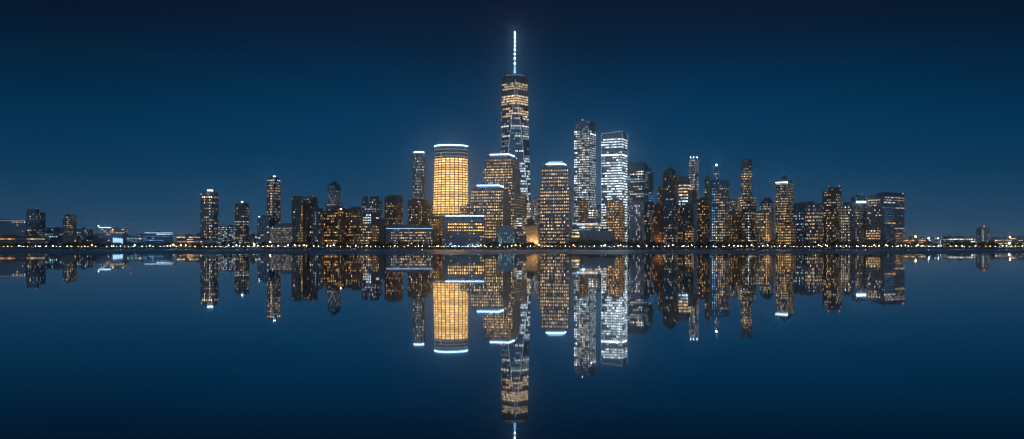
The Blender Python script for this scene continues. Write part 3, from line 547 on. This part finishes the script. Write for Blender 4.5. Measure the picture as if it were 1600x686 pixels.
fin(simple('brown_midrise', 'brown mid rise with warm lower windows, between rounded blue tower and dark slab', 1057, 1063, 1068, 321, B2+35, 'brown_brick', 'dark_glass', rp=4, cp=2.6, p=.35, pal='warm', gain=.85))
fin(simple('dark_midrise', 'dark narrow slab standing left of the concrete stair shaft', 1067, 1074, 1079, 320, B2+5, 'blue_metal', 'dark_glass', rp=4.1, cp=2.7, p=.18, pal='mixcool', gain=.8))
b = Bld('drum_tower', 'windowless teal cylinder shaped tower top below the slender white tower', B3+20, 1083)
f = arcfoot(b, 1077, 1089, 12, 14, 8); b.volume(f, None, 297, rp=9, cp=4, p=.02, wf=.15, hf=.15, pal='cyan', gain=.5); b.flat(f, 297, .6); b.done('teal_glass', 'copper_roof')
fin(simple('amber_midrise', 'short mid rise with a block of strong orange windows by the concrete stair shaft', 1070, 1079, 1084, 352, B1+5, 'brown_brick', 'dark_glass', rp=3.9, cp=2.6, p=.65, pal='orange', gain=1.3))
b = simple('shafted_tower', 'dark tower with a pale bare concrete stair shaft on its left edge', 1086, 1102, 1109, 312, B2-5, 'brown_brick', 'dark_glass', rp=4.2, cp=2.8, p=.33, pal='orange', gain=.85)
Y = b.Y-6; mb = MB(); mb.box(X(1084.5,Y), X(1090,Y), Y, Y+14, GZ, Z(317,Y)); mb.build('stair_shaft', 'pale_concrete', b.root); fin(b)
b = simple('beige_tower', 'narrow beige tower with a pointed top behind the blue edged tower', 1101, 1107, 1110.5, 279, B4, 'tan_stone', 'dark_glass', rp=3.8, cp=2.2, p=.25, pal='warm', gain=.7, pyr=(272.5,'tan_stone')); fin(b)
b = simple('blue_edged_tower', 'residential tower with one glowing blue glass edge and warm windows beside it', 1109, 1133, 1140, 284, B2-15, 'grey_stone', 'blue_glass', rp=4.3, cp=3, p=.66, pal='warm', gain=1., rowvar=.3, plant=1, zones=[(284,384,0,.13,.1,'blue',.5,'L'),(284,384,.13,.42,.95,'blue',.9,'L'),(284,291,0,1,.3,'blue',.6),(350,384,.13,.42,.9,'cool',.9,'L')])
f = b.foot(1110.5, 1132, 1138, back=3); b.volume(f, 284, 281, rp=4, cp=4, p=0, wf=.2, hf=.2); b.flat(f, 281, .5); fin(b)
b = simple('needle_tower', 'thin far tower with a bright star like lamp at its tip', 1116, 1121, 1123.5, 263, B5, 'pale_concrete', 'dark_glass', rp=3.4, cp=1.9, p=.6, pal='cool', gain=.9, pyr=(258.5,'steel','pyramid_roof',.2)); b.beacon(1119.5, 257.5, 'spire_lamp', 2.4, 6); fin(b)
fin(simple('pale_midrise', 'small pale mid rise glowing blue white behind the dark brick pair', 1138, 1150, 1156, 313, B4, 'concrete', 'teal_glass', rp=4, cp=2.6, p=.6, pal='cool', gain=.7, zones=[(315,326,.3,1,.9,'warm',1.)]))
b = simple('crested_tower', 'tall warm lit tower with a ragged open crest on wider lower floors', 1158, 1169, 1175, 250, B4, 'tan_stone', 'dark_glass', rp=3.9, cp=2.3, p=.6, pal='warm', gain=.8, rowvar=.25, plant=0, zones=[(270,276,0,1,1,'warm',1.4),(250,256,0,1,.1,'cyan',.5)])
mb = MB(); f = b.f
for k in (0,3,1,2):
    a, c_ = f[k], f[(k+1)%4]
    for i in range(5):
        p_ = a.lerp(c_, (i+.5)/5.); mb.box(p_.x-.6, p_.x+.6, p_.y-.6, p_.y+.6, Z(250,b.Y), Z(246.5+R.random()*1.5,b.Y))
mb.build('crest', 'steel', b.root); f = b.foot(1153.5, 1171, 1180, back=-4); b.volume(f, None, 307, rp=4, cp=2.5, p=.7, pal='warm', gain=1., zones=[(316,322,0,1,.95,'warm',1.9)]); b.flat(f, 307, .5); fin(b)
fin(simple('dark_brick_block', 'dark brick block with dim amber windows right of the blue edged tower', 1139, 1152, 1160, 331, B2, 'brown_brick', 'dark_glass', rp=4.2, cp=2.8, p=.4, pal='orange', gain=.6))
b = simple('split_tower', 'dark tower split by a bright white stair window column', 1159, 1173, 1181, 318, B2-25, 'brown_brick', 'dark_glass', rp=4.2, cp=2.7, p=.4, pal='mix', gain=.85, zones=[(330,384,.6,.85,.85,'cool',1.9,'L')], plant=2); fin(b)
b = simple('gabled_office', 'low pale blue office with a peaked dark roof behind the orange walled block', 1187, 1200, 1210, 317, B4, 'concrete', 'teal_glass', rp=3.6, cp=2.7, p=.6, pal='white', gain=.65, pyr=(308,'copper_roof','pyramid_roof',.3)); fin(b)
b = simple('orange_walled_block', 'block with a plain warm orange right wall and stacked amber windows', 1180, 1202, 1209, 332, B1+10, 'orange_stone', 'dark_glass', rp=4.3, cp=2.9, p=.5, pal='warm', gain=.95, zones=[(332,384,.7,.9,.97,'gold',1.5,'L'),(332,384,0,1,0,'warm',1,'R')], dpt=30, wf=.42); fin(b)
b = simple('crowned_tower', 'tan tower with a white lit crown and low pyramid roof near the right end', 1212, 1231, 1240, 285, B3, 'tan_stone', 'dark_glass', rp=3.9, cp=2.3, p=.55, pal='warm', gain=.85, rowvar=.2, pyr=(272.5,'copper_roof','pyramid_roof',.05), zones=[(313,342,.45,.9,.95,'gold',1.4,'L'),(285,290,0,1,.8,'white',1.)])
b.light(b.f, 285.4, 283.6, 'strip_light', .7, 'crown_light', (3,)); fin(b)
fin(simple('amber_lowrise', 'low block full of amber windows in front of the white crowned tan tower', 1215, 1236, 1243, 352, B1+10, 'tan_stone', 'dark_glass', rp=4.2, cp=2.9, p=.85, pal='gold', gain=1.1, rowvar=.15))
fin(simple('dark_midrise', 'blue dark mid rise right of the white crowned tan tower, roof box on top', 1240, 1256, 1263, 318, B2, 'blue_metal', 'blue_glass', rp=4.4, cp=2.7, p=.22, pal='cyan', gain=.8))
b = simple('banded_midrise', 'mid rise with four bands of warm windows near the right end', 1258, 1278, 1286, 319, B2-20, 'grey_stone', 'dark_glass', rp=5.6, cp=2.7, p=.3, pal='warm', gain=.85, zones=[(331,335,0,1,.8,'white',1.),(337,341,0,1,.95,'orange',1.2),(344,358,0,1,.7,'warm',1.1),(364,382,.5,1,.9,'orange',1.4)])
f = b.foot(1259, 1267, 1272, back=8); b.volume(f, 319, 314.5, rp=3, cp=3, p=0); b.flat(f, 314.5, .5); fin(b)
b = simple('beaconed_tower', 'dark tower carrying two red beacons, tallest at the right end', 1292, 1306, 1314.5, 294, B2-5, 'brown_brick', 'dark_glass', rp=4.1, cp=2.7, p=.27, pal='mix', gain=.85, zones=[(337,343,0,1,.75,'orange',1.3)])
f = b.foot(1285, 1296, 1302, back=18); b.volume(f, None, 298, rp=4.1, cp=2.7, p=.27, pal='mix', gain=.7); b.flat(f, 298, .5)
f = b.foot(1294, 1306, 1312, back=5); b.volume(f, 294, 292.3, rp=2, cp=3, p=0); b.flat(f, 292.3, .5); b.beacon(1294.5, 290.6, r=.8); b.beacon(1311.5, 290.4, r=.8); fin(b)
b = simple('strip_roof_block', 'block with a blue white light bar on its roof and a warm window column', 1314, 1342, 1353, 321, B2, 'grey_stone', 'blue_glass', rp=4.3, cp=2.9, p=.36, pal='warm', gain=.85, zones=[(320,384,.05,.48,.88,'warm',1.2,'L'),(328,384,.5,.75,.1,'cool',.5)], plant=0)
f = b.foot(1318, 1340, 1352, back=7); b.volume(f, 321, 315, rp=4, cp=4, p=0, wf=.2, hf=.2); b.flat(f, 315, .5)
mb = MB(); Y = b.Y-1; mb.box(X(1338,Y), X(1353,Y), Y, Y+.8, Z(317,Y), Z(314.2,Y)); mb.build('roof_light', 'strip_light', b.root); fin(b)
b = simple('flat_slab', 'flat topped dark slab whose roof shows behind the light bar block', 1330, 1352, 1360, 307, B4, 'copper_roof', 'teal_glass', rp=4.5, cp=3, p=.05, pal='cyan', gain=.5, dpt=30); fin(b)
b = Bld('curved_office', 'large dark office at the right end with a curved roof and red corner beacon', B2-30, 1383)
f = b.foot(1353, 1381, 1413, k=.55); b.volume(f, None, 306, rp=4.1, cp=2.9, style='punched', p=.13, pal='mix', gain=.8, wf=.6, zones=[(306,313,0,1,.0,'warm',1,'L'),(312,318,0,.8,.85,'warm',1.1,'L'),(318,322,.1,.7,.5,'orange',.9,'L'),(306,309,.0,1,.8,'white',1.,'R'),(311,313,0,1,.7,'warm',1.,'R'),(315.5,320,0,.55,.95,'cool',1.5,'R'),(324,327,.5,1,.8,'warm',1.1,'R'),(322,345,0,.5,.92,'blue',.35,'R'),(346,352,0,.55,.97,'gold',1.7,'R'),(353,375,0,.5,.4,'blue',.2,'R'),(360,368,0,.85,.85,'warm',1.3,'L'),(368,374,0,.85,.95,'orange',1.3,'L'),(354,357,.5,1,.85,'white',1.2,'R'),(363,384,.55,.85,.6,'orange',1.2,'R')])
C_, B_, D_, A_ = f; mb = MB(); N = 10; P = [A_.lerp(C_, i/5) for i in range(5)]+[C_.lerp(B_, i/5) for i in range(6)]
tp = [305.6,305.2,304.4,302.6,301,300,299.7,299.7,300,300.6,301.6]; back_ = [D_.lerp(A_, i/4) for i in range(1,4)]
poly = P[::1]+[B_.lerp(D_,.5), D_]; tops = tp+[303,304]
i0 = 0; mb.v = [Vector((p_.x,p_.y,Z(306,b.Y)+.05)) for p_ in poly]+[Vector((p_.x,p_.y,Z(t_,b.Y))) for p_, t_ in zip(poly,tops)]
m_ = len(poly); cen = len(mb.v); mb.v.append(sum(mb.v[m_:], Vector())/m_)
mb.f = [(k, (k+1)%m_, m_+(k+1)%m_, m_+k) for k in range(m_)]+[(m_+k, m_+(k+1)%m_, cen) for k in range(m_)]; mb.c = [None]*len(mb.f); mb.build('curved_roof', 'blue_metal', b.root)
b.beacon(1411, 302, r=1.0, back=14); b.mast(1375, 303, 299.5, .5, back=12); b.done('blue_glass', 'grey_stone')
# ================================================================ right bank, far
b = simple('striped_tower', 'small lone tower on the right bank with a white lit column and red top', 1525, 1538, 1546, 358, B4, 'concrete', 'dark_glass', rp=3.1, cp=2.2, p=.12, pal='white', gain=.6, zones=[(357,376,.75,1,1,'cool',1.8,'L'),(357,376,0,1,.6,'white',.9,'R')], plant=0)
f = b.foot(1530, 1539, 1545, back=5); b.volume(f, 358, 354.5, rp=2, cp=3, p=.7, pal='orange', gain=.7); b.flat(f, 354.5, .5); b.beacon(1538, 353.5, r=1.1, back=2); fin(b)
for i, (x0, x1, yt, Y, pl, g, lab) in enumerate([
 (1412,1446,374,B2,'orange',1.,'low shed with amber windows beside the curved office at the right end'),
 (1448,1470,370.5,B4,'cool',1.2,'low hall with blue white windows, first right of the amber lit shed'),
 (1481,1524,372,B4,'white',1.2,'long low hall with one line of white windows left of the lone right tower'),
 (1548,1640,371,B4,'warm',.8,'long low depot right of the lone tower with a line of small lamps'),
 (1556,1650,378.5,B1+15,'gold',1.6,'waterside market hall at the right edge glowing strong yellow'),
 (300,342,376,B1+10,'orange',.9,'low shed with amber windows at the foot of the white signed tower'),
 (340,402,378,B1+10,'cool',1.,'long low boathouse with blue white lights below the lone narrow tower'),
 (-40,30,382,B1-20,'warm',.9,'low white railed boathouse at the left edge'),
 (126,190,380,B1,'cyan',.7,'low glazed boathouse in front of the arena')]):
    fin(simple('low_hall', lab, x0, x1-4, x1, yt, Y, 'concrete', 'blue_glass', rp=3.4, cp=3, style='ribbon', p=.6, pal=pl, gain=g, dpt=22, cap=60))
rz = random.Random(21)
for x_ in [2,18,33,58,78,92,126,149,172,196,214,236,258,283,297,306,346,359,390]+[1418,1437,1455,1474,1492,1508,1552,1566,1583,1597]:
    w_ = rz.uniform(9,17); Yf = rz.uniform(2650,3100); left = x_ < 800
    h_ = simple('far_house', 'small distant low block with a few lights behind the '+('left' if left else 'right')+' bank waterfront', x_, x_+w_*.7, x_+w_, rz.uniform(365,375) if left else rz.uniform(369,377), Yf, rz.choice(['concrete','brown_brick','tan_stone']), 'dark_glass', rp=2.8, cp=2.4, p=rz.uniform(.15,.55), pal=rz.choice(['warm','orange','mixcool','white']), gain=.9, plant=rz.choice([0,1]), cap=30, dpt=25)
    h_.root['group'] = 'small distant blocks behind the '+('left' if left else 'right')+' bank'; fin(h_)
# ================================================================ ground, water, bank
def flat_struct(name, x0, x1, y0, y1, z, m, nx=1, ny=1):
    mb = MB(); mb.quad(Vector((x0,y0,z)), Vector((x1,y0,z)), Vector((x1,y1,z)), Vector((x0,y1,z))); return tag(mb.build(name, m), kind='structure')
SH = 1900.
flat_struct('ground', -9000, 9000, SH+3, 6200, GZ, 'earth')
mb = MB(); mb.box(-3000, 3000, SH, SH+2.9, -3, GZ+.1)
for i in range(300): mb.box(-3000+i*20, -3000+i*20+.8, SH-.35, SH-.01, -2, GZ-.2)
tag(mb.build('seawall', 'seawall_stone'), 'long stone seawall with buttresses along the far bank', 'seawall')
mb = MB(); mb.box(-1700, 1700, SH+.3, SH+.42, GZ+1.1, GZ+1.22)
for i in range(680): mb.box(-1700+i*5, -1699.9+i*5, SH+.3, SH+.4, GZ+.1, GZ+1.1)
tag(mb.build('railing', 'dark_metal'), 'thin dark metal railing along the top of the seawall', 'railing')
flat_struct('promenade', -3000, 3000, SH+2.95, SH+22, GZ+.006, 'concrete')
# distant hills
def hill(name, x0, x1, Y, px):
    n_ = len(px); mb = MB(); xs = [x0+(x1-x0)*i/(n_-1) for i in range(n_)]
    for i in range(n_-1):
        a, c_ = px[i], px[i+1]
        p0, p1 = Vector((X(xs[i],Y),Y,GZ-2)), Vector((X(xs[i+1],Y),Y,GZ-2)); t0, t1 = Vector((X(xs[i],Y),Y+150,Z(a,Y))), Vector((X(xs[i+1],Y),Y+150,Z(c_,Y)))
        q0, q1 = Vector((t0.x,Y+500,GZ-2)), Vector((t1.x,Y+500,GZ-2)); mb.quad(p0,p1,t1,t0); mb.quad(t0,t1,q1,q0)
    return tag(mb.build(name, 'hill'), kind='structure')
rh = random.Random(3)
def prof(n_, base, amp): 
    v = [base+amp*(math.sin(i*.31)+.6*math.sin(i*.83+1)+.25*rh.uniform(-1,1)) for i in range(n_)]; return v
hill('hills', -200, 420, 3600, prof(70, 371, 2.2)); hill('hills', 400, 1250, 4600, prof(60, 374, 1.5)); hill('hills', 1380, 1800, 3500, prof(60, 375, 1.2))
# water: calm mirror in front, wind-ruffled in patches towards the far bank
m, n, l, o = mat_base('water'); p = n.new('ShaderNodeBsdfPrincipled'); t = n.new('ShaderNodeTexCoord')
p.inputs['Metallic'].default_value = 1.
fz = n.new('ShaderNodeFresnel'); fz.inputs['IOR'].default_value = 1.43
fs = n.new('ShaderNodeVectorMath'); fs.operation = 'SCALE'; fs.inputs[0].default_value = (.70,.80,.88); l.new(fz.outputs[0], fs.inputs['Scale']); l.new(fs.outputs[0], p.inputs['Base Color'])
sx = n.new('ShaderNodeSeparateXYZ'); l.new(t.outputs['Object'], sx.inputs[0])
mpw = n.new('ShaderNodeMapping'); mpw.inputs['Scale'].default_value = (.0022, .006, 1); l.new(t.outputs['Object'], mpw.inputs[0])
nz = n.new('ShaderNodeTexNoise'); nz.inputs['Scale'].default_value = 1; nz.inputs['Detail'].default_value = 3; l.new(mpw.outputs[0], nz.inputs['Vector'])
na = n.new('ShaderNodeMath'); na.operation = 'MULTIPLY_ADD'; na.inputs[1].default_value = 420; l.new(nz.outputs['Fac'], na.inputs[0]); l.new(sx.outputs['Y'], na.inputs[2])
band = n.new('ShaderNodeMapRange'); band.interpolation_type = 'SMOOTHSTEP'; band.inputs['From Min'].default_value = 760; band.inputs['From Max'].default_value = 800; l.new(na.outputs[0], band.inputs['Value'])
rr_ = n.new('ShaderNodeMapRange'); rr_.inputs['To Min'].default_value = .018; rr_.inputs['To Max'].default_value = .3
far_ = n.new('ShaderNodeMapRange'); far_.inputs['From Min'].default_value = 1150; far_.inputs['From Max'].default_value = 1350; far_.inputs['To Min'].default_value = 1; far_.inputs['To Max'].default_value = 0; l.new(sx.outputs['Y'], far_.inputs['Value'])
bm = n.new('ShaderNodeMath'); bm.operation = 'MULTIPLY'; l.new(band.outputs[0], bm.inputs[0]); l.new(far_.outputs[0], bm.inputs[1]); l.new(bm.outputs[0], rr_.inputs['Value']); l.new(rr_.outputs[0], p.inputs['Roughness'])
mpb = n.new('ShaderNodeMapping'); mpb.inputs['Scale'].default_value = (.25, .06, 1); l.new(t.outputs['Object'], mpb.inputs[0])
nb = n.new('ShaderNodeTexNoise'); nb.inputs['Scale'].default_value = 1; nb.inputs['Detail'].default_value = 3; l.new(mpb.outputs[0], nb.inputs['Vector'])
bu = n.new('ShaderNodeBump'); bu.inputs['Strength'].default_value = .008; bu.inputs['Distance'].default_value = .15; l.new(nb.outputs['Fac'], bu.inputs['Height']); l.new(bu.outputs[0], p.inputs['Normal'])
l.new(p.outputs[0], o.inputs[0]); MATS['water'] = m
flat_struct('water', -9000, 9000, -600, SH+1, 0, 'water')
# ================================================================ promenade lamps and trees
AREAS = [(-99,140,'the far left sheds'),(140,300,'the arena and long hall'),(300,400,'the lone left towers'),(400,500,'the dark twin towers'),(500,600,'the brick blocks'),(600,690,'the long terrace'),(690,780,'the curved roof hall'),(780,845,'the glass atrium'),(845,900,'the domed granite tower'),(900,980,'the grey museum block'),(980,1060,'the pale ribbed tower'),(1060,1140,'the blue edged tower'),(1140,1240,'the orange walled block'),(1240,1320,'the beaconed dark tower'),(1320,1415,'the curved office'),(1415,1520,'the right bank halls'),(1520,1800,'the right edge market hall')]
def area(px): return next(a[2] for a in AREAS if a[0] <= px < a[1])
def make_lamp(tone):
    r = empty('street_lamp', (0,0,0), 'x', 'street lamp'); mb = MB(); mb.tube((0,0,0),(0,0,.5),.16,.13,6); mb.tube((0,0,.5),(0,0,3.5),.09,.06,6); mb.build('pole','dark_metal',r,)
    mb = MB(); mb.ball((0,0,3.95), .62); mb.build('lamp_globe', 'lamp_'+tone, r); mb = MB(); mb.tube((0,0,4.56),(0,0,4.8),.34,.06,8); mb.build('lamp_cap','dark_metal',r); return r
def copy_tree(o):
    c_ = o.copy(); col.objects.link(c_)
    for ch in list(o.children): d = ch.copy(); col.objects.link(d); d.parent = c_
    return c_
protos = {}; rl = random.Random(5); px = -4.
while px < 1604:
    warm = rl.random() < (.75 if (600 < px < 700 or 800 < px < 900 or px > 1400 or px < 60) else .4)
    tone = 'amber' if warm and rl.random() < .3 else ('warm' if warm else 'cool')
    if tone not in protos: o = protos[tone] = make_lamp(tone)
    else: o = copy_tree(protos[tone])
    Y = SH+rl.uniform(5, 16); o.location = (X(px,Y), Y, GZ); k = rl.choice([.3,.38,.45,.55,.6,.7,.85,1,1.25]); o.scale = (k,k,k)
    o['label'] = {'amber':'amber','warm':'warm white','cool':'cold white'}[tone]+' globe lamp on the promenade before '+area(px); o['group'] = 'globe lamps along the promenade'
    px += rl.choice([2.5,3.8,5,6.2,6.2,7.5,11]) * (1.3 if 1440 < px < 1560 else 1)
def leaf_crown(seed, w_, h_):
    rr = random.Random(seed); mb = MB(); lobes = [(Vector((rr.uniform(-.45,.45)*w_, rr.uniform(-.45,.45)*w_, h_*rr.uniform(.3,.85))), rr.uniform(.24,.42)*w_) for _ in range(7)]
    for c_, r_ in lobes:
        for _ in range(85):
            d = Vector((rr.gauss(0,1), rr.gauss(0,1), rr.gauss(0,.8))).normalized(); p_ = c_+d*r_*rr.uniform(.55,1.12); s1 = rr.uniform(.35,.85)
            a = Vector((rr.gauss(0,1), rr.gauss(0,1), rr.gauss(0,1))).normalized()*s1; b_ = a.orthogonal().normalized()*s1*.8; mb.quad(p_-a, p_+b_, p_+a, p_-b_)
    return mb
def make_tree(seed, w_, h_, m):
    r = empty('promenade_tree', (0,0,0), 'x', 'tree'); tr = MB(); tr.tube((0,0,0),(0.1,0,h_*.42),.32,.2,7)
    rr = random.Random(seed)
    for _ in range(5): a = rr.uniform(0,6.3); tr.tube((.1,0,h_*rr.uniform(.28,.42)), (math.cos(a)*w_*.4, math.sin(a)*w_*.4, h_*rr.uniform(.55,.8)), .13,.05,5)
    tr.build('trunk','bark',r); leaf_crown(seed, w_, h_).build('crown', m, r); return r
tp_ = [make_tree(1,9,10,'leaves'), make_tree(2,11,9,'leaves'), make_tree(3,7.5,11.5,'leaves_dull'), make_tree(4,10,7.5,'leaves_dull')]; used = set()
names = ['rounded dark', 'wide dark', 'upright leafy', 'low spreading']
rt_ = random.Random(8); px = 2.
GAPS = [(688,752),(838,850),(1462,1476)]
while px < 1600:
    if not any(a < px < b_ for a, b_ in GAPS):
        k = rt_.randrange(4); o = tp_[k] if k not in used else copy_tree(tp_[k]); used.add(k)
        Y = SH+rt_.uniform(20, 44); big = 1.25 if 890 < px < 1010 or 1110 < px < 1165 else (.95 if px < 300 or px > 1500 else 1)
        s_ = rt_.uniform(.85,1.35)*big; o.location = (X(px,Y), Y, GZ); o.scale = (s_*1.1, s_*1.1, s_); o.rotation_euler = (0,0,rt_.uniform(0,6.3))
        o['label'] = names[k]+' tree on the waterfront before '+area(px); o['group'] = 'trees along the promenade'
    px += rt_.uniform(4, 8.5)
# big trees on the right bank knoll and one high lamp
for px, Y, s_ in ((1419,1990,1.5),(1428,2010,1.35),(1437,2000,1.1),(1490,1985,1.5),(1500,1995,1.65),(1510,1990,1.4),(1521,1990,1.3),(1533,1975,1.25),(1545,1975,1.1)):
    o = copy_tree(tp_[int(px)%4]); o.location = (X(px,Y), Y, GZ); o.scale = (s_*1.3,s_*1.3,s_*.95); o['label'] = 'large bushy tree on the dark knoll of the right bank, '+('by the curved office' if px < 1450 else 'left of the lone tower' if px < 1525 else 'below the lone tower'); o['group'] = 'large trees on the right bank'
def mast_lamp(px, y, Y, m, r, lab):
    b = Bld('mast_lamp', lab, Y, px, 'lamp mast'); mb = MB(); mb.tube((X(px,Y),Y,GZ),(X(px,Y),Y,Z(y,Y)-r),.25,.15,6); mb.build('pole','dark_metal',b.root)
    mb = MB(); mb.ball((X(px,Y),Y,Z(y,Y)), r); mb.build('lamp_head', m, b.root)
mast_lamp(1430.5, 369.5, 2060, 'lamp_amber', 1.6, 'tall mast with a bright orange lamp rising over the knoll trees')
mast_lamp(1451, 372, 2300, 'lamp_cool', 1.5, 'tall mast with a white lamp, left one of the pair over the right halls')
mast_lamp(1466, 372.5, 2300, 'lamp_cool', 1.1, 'tall mast with a white lamp, right one of the pair over the right halls')
mast_lamp(1578, 370.5, 2300, 'lamp_warm', 1.3, 'tall mast with a warm lamp beyond the lone right tower')
mast_lamp(1577, 380, 1950, 'lamp_cool', 1.7, 'short mast with a brilliant white lamp at the yellow market hall')
mast_lamp(270, 382, 1930, 'lamp_amber', 1.4, 'amber mast lamp under the trees before the long blue lit hall')
mast_lamp(397, 382, 1930, 'lamp_amber', 1.7, 'amber mast lamp shining through trees by the low pale house')
mast_lamp(281, 378.5, 1990, 'lamp_amber', .9, 'small amber mast lamp in front of the flat warehouse')
mast_lamp(422, 378, 1950, 'lamp_warm', 1.1, 'warm mast lamp at the foot of the rounded corner block')
for px_, w_ in ((824,'left'),(833,'middle'),(842,'right')): mast_lamp(px_, 382.5, B2-10, 'lamp_amber', 1.0, 'amber floodlamp at the foot of the floodlit stone block, '+w_+' one of three')
# real lamps the photograph shows: floodlights on two facades, the glow at the roof lights
def flood(name, px, y, Y, tgt, e, colr, size=60, lab=''):
    ld = bpy.data.lights.new(name, 'SPOT'); ld.energy = e; ld.color = colr; ld.spot_size = math.radians(size); ld.spot_blend = .8; ld.shadow_soft_size = .6
    o = bpy.data.objects.new(name, ld); col.objects.link(o); o.location = (X(px,Y), Y, Z(y,Y)); d = Vector(tgt)-o.location; o.rotation_euler = d.to_track_quat('-Z','Y').to_euler()
for px in (826, 832, 838, 843): flood('floodlight', px, 384, B2-8, (X(px,B2), B2+1, 24), 30000, (1,.66,.34), 100)
for px in (1203, 1206): flood('floodlight', px, 383, B1-8, (X(px,B1+15), B1+15, 45), 20000, (1,.6,.28), 80)
for px in (1024, 1032): flood('floodlight', px, 383, B2+12, (X(px,B2+40), B2+40, 25), 16000, (1,.42,.12), 90)

# ---------------------------------------------------------------- world and light
w = bpy.data.worlds.new('World'); sc.world = w; w.use_nodes = True
n, l = w.node_tree.nodes, w.node_tree.links; n.clear()
out = n.new('ShaderNodeOutputWorld'); bg = n.new('ShaderNodeBackground'); bg2 = n.new('ShaderNodeBackground'); add = n.new('ShaderNodeAddShader')
sky = n.new('ShaderNodeTexSky'); sky.sky_type = 'NISHITA'; sky.sun_disc = False; sky.sun_elevation = math.radians(-4); sky.sun_rotation = math.radians(200)
bg2.inputs[1].default_value = .05; l.new(sky.outputs[0], bg2.inputs[0])
tc = n.new('ShaderNodeTexCoord'); sp = n.new('ShaderNodeSeparateXYZ'); l.new(tc.outputs['Generated'], sp.inputs[0])
rp = n.new('ShaderNodeValToRGB'); cr = rp.color_ramp; cr.interpolation = 'B_SPLINE'
# height above the horizon (sine of the angle, doubled) -> night sky colour with the town's glow low down
mr = n.new('ShaderNodeMath'); mr.operation = 'MULTIPLY'; mr.inputs[1].default_value = 2.; l.new(sp.outputs['Z'], mr.inputs[0])
stops = [(0, (70,100,126)), (.06,(44,88,120)), (.16, (8,72,110)), (.28, (1,57,92)), (.39, (3,38,66)), (.46, (6,27,50)), (.54, (10,20,38)), (.75, (8,17,36)), (1, (6,14,32))]
while len(cr.elements) < len(stops): cr.elements.new(.5)
for e, (p_, c_) in zip(cr.elements, stops): e.position = p_; e.color = srgb(*c_)
l.new(mr.outputs[0], rp.inputs[0])
# assumed afterglow: unseen sky behind the viewer, brightened as added fill for the facades
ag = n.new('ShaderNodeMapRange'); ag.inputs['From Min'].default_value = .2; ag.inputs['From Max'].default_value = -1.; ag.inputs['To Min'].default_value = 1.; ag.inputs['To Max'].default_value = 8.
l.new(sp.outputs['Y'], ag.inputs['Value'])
vm = n.new('ShaderNodeVectorMath'); vm.operation = 'SCALE'; l.new(rp.outputs[0], vm.inputs[0])
# the town's glow: strongest over the skyline, weaker to both sides
ab = n.new('ShaderNodeMath'); ab.operation = 'POWER'; ab.inputs[1].default_value = 2; sb = n.new('ShaderNodeMath'); sb.operation = 'SUBTRACT'; sb.inputs[1].default_value = .03; l.new(sp.outputs['X'], sb.inputs[0])
l.new(sb.outputs[0], ab.inputs[0]); lr = n.new('ShaderNodeMapRange'); lr.interpolation_type = 'SMOOTHSTEP'; lr.inputs['From Max'].default_value = .26; lr.inputs['To Min'].default_value = 1.12; lr.inputs['To Max'].default_value = .72; l.new(ab.outputs[0], lr.inputs['Value'])
ml = n.new('ShaderNodeMath'); ml.operation = 'MULTIPLY'; zf = n.new('ShaderNodeMapRange'); zf.interpolation_type = 'SMOOTHSTEP'; zf.inputs['From Min'].default_value = .02; zf.inputs['From Max'].default_value = .2; l.new(sp.outputs['Z'], zf.inputs['Value'])
zm = n.new('ShaderNodeMix'); zm.inputs[2].default_value = 1.05; l.new(zf.outputs[0], zm.inputs[0]); l.new(lr.outputs[0], zm.inputs[3])
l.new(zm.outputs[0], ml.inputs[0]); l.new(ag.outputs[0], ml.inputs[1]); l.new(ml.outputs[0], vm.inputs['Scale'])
tn = n.new('ShaderNodeMix'); tn.data_type = 'RGBA'; tn.blend_type = 'MULTIPLY'; tn.inputs[7].default_value = (1.6,1.0,.8,1)
tb = n.new('ShaderNodeMapRange'); tb.inputs['From Min'].default_value = .1; tb.inputs['From Max'].default_value = -.4; l.new(sp.outputs['Y'], tb.inputs['Value'])
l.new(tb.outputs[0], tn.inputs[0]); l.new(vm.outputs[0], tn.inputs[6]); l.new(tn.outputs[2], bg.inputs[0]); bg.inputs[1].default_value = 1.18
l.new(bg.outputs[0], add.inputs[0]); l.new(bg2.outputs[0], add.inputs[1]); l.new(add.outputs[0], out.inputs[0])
sun = bpy.data.lights.new('sun', 'SUN'); sun.energy = .05; sun.angle = math.radians(3); sun.color = (.6,.78,1)
so = bpy.data.objects.new('sun', sun); col.objects.link(so); so.rotation_euler = (math.radians(62), 0, math.radians(-28))
sc.view_settings.view_transform = 'Standard'; sc.view_settings.look = 'None'; sc.view_settings.exposure = 0; sc.view_settings.gamma = 1
sc.render.film_transparent = False
c = sc.cycles; c.max_bounces = 5; c.diffuse_bounces = 2; c.glossy_bounces = 4; c.use_denoising = True; c.sample_clamp_indirect = 4; c.caustics_reflective = True
c.filter_width = 1.3
# night air over the river: one closed box of thin haze round everything
HAZE = 0.00019
mb = MB(); mb.box(-9100, 9100, -700, 6300, -4, 640)
hz = mb.build('haze', 'earth'); hm = bpy.data.materials.new('haze_air'); hm.use_nodes = True; hn = hm.node_tree.nodes; hn.clear()
ho = hn.new('ShaderNodeOutputMaterial'); hv = hn.new('ShaderNodeVolumePrincipled'); hv.inputs['Density'].default_value = HAZE; hv.inputs['Color'].default_value = (.8,.88,1,1); hv.inputs['Anisotropy'].default_value = .975
hm.node_tree.links.new(hv.outputs[0], ho.inputs['Volume']); hz.data.materials.clear(); hz.data.materials.append(hm); tag(hz, kind='stuff')
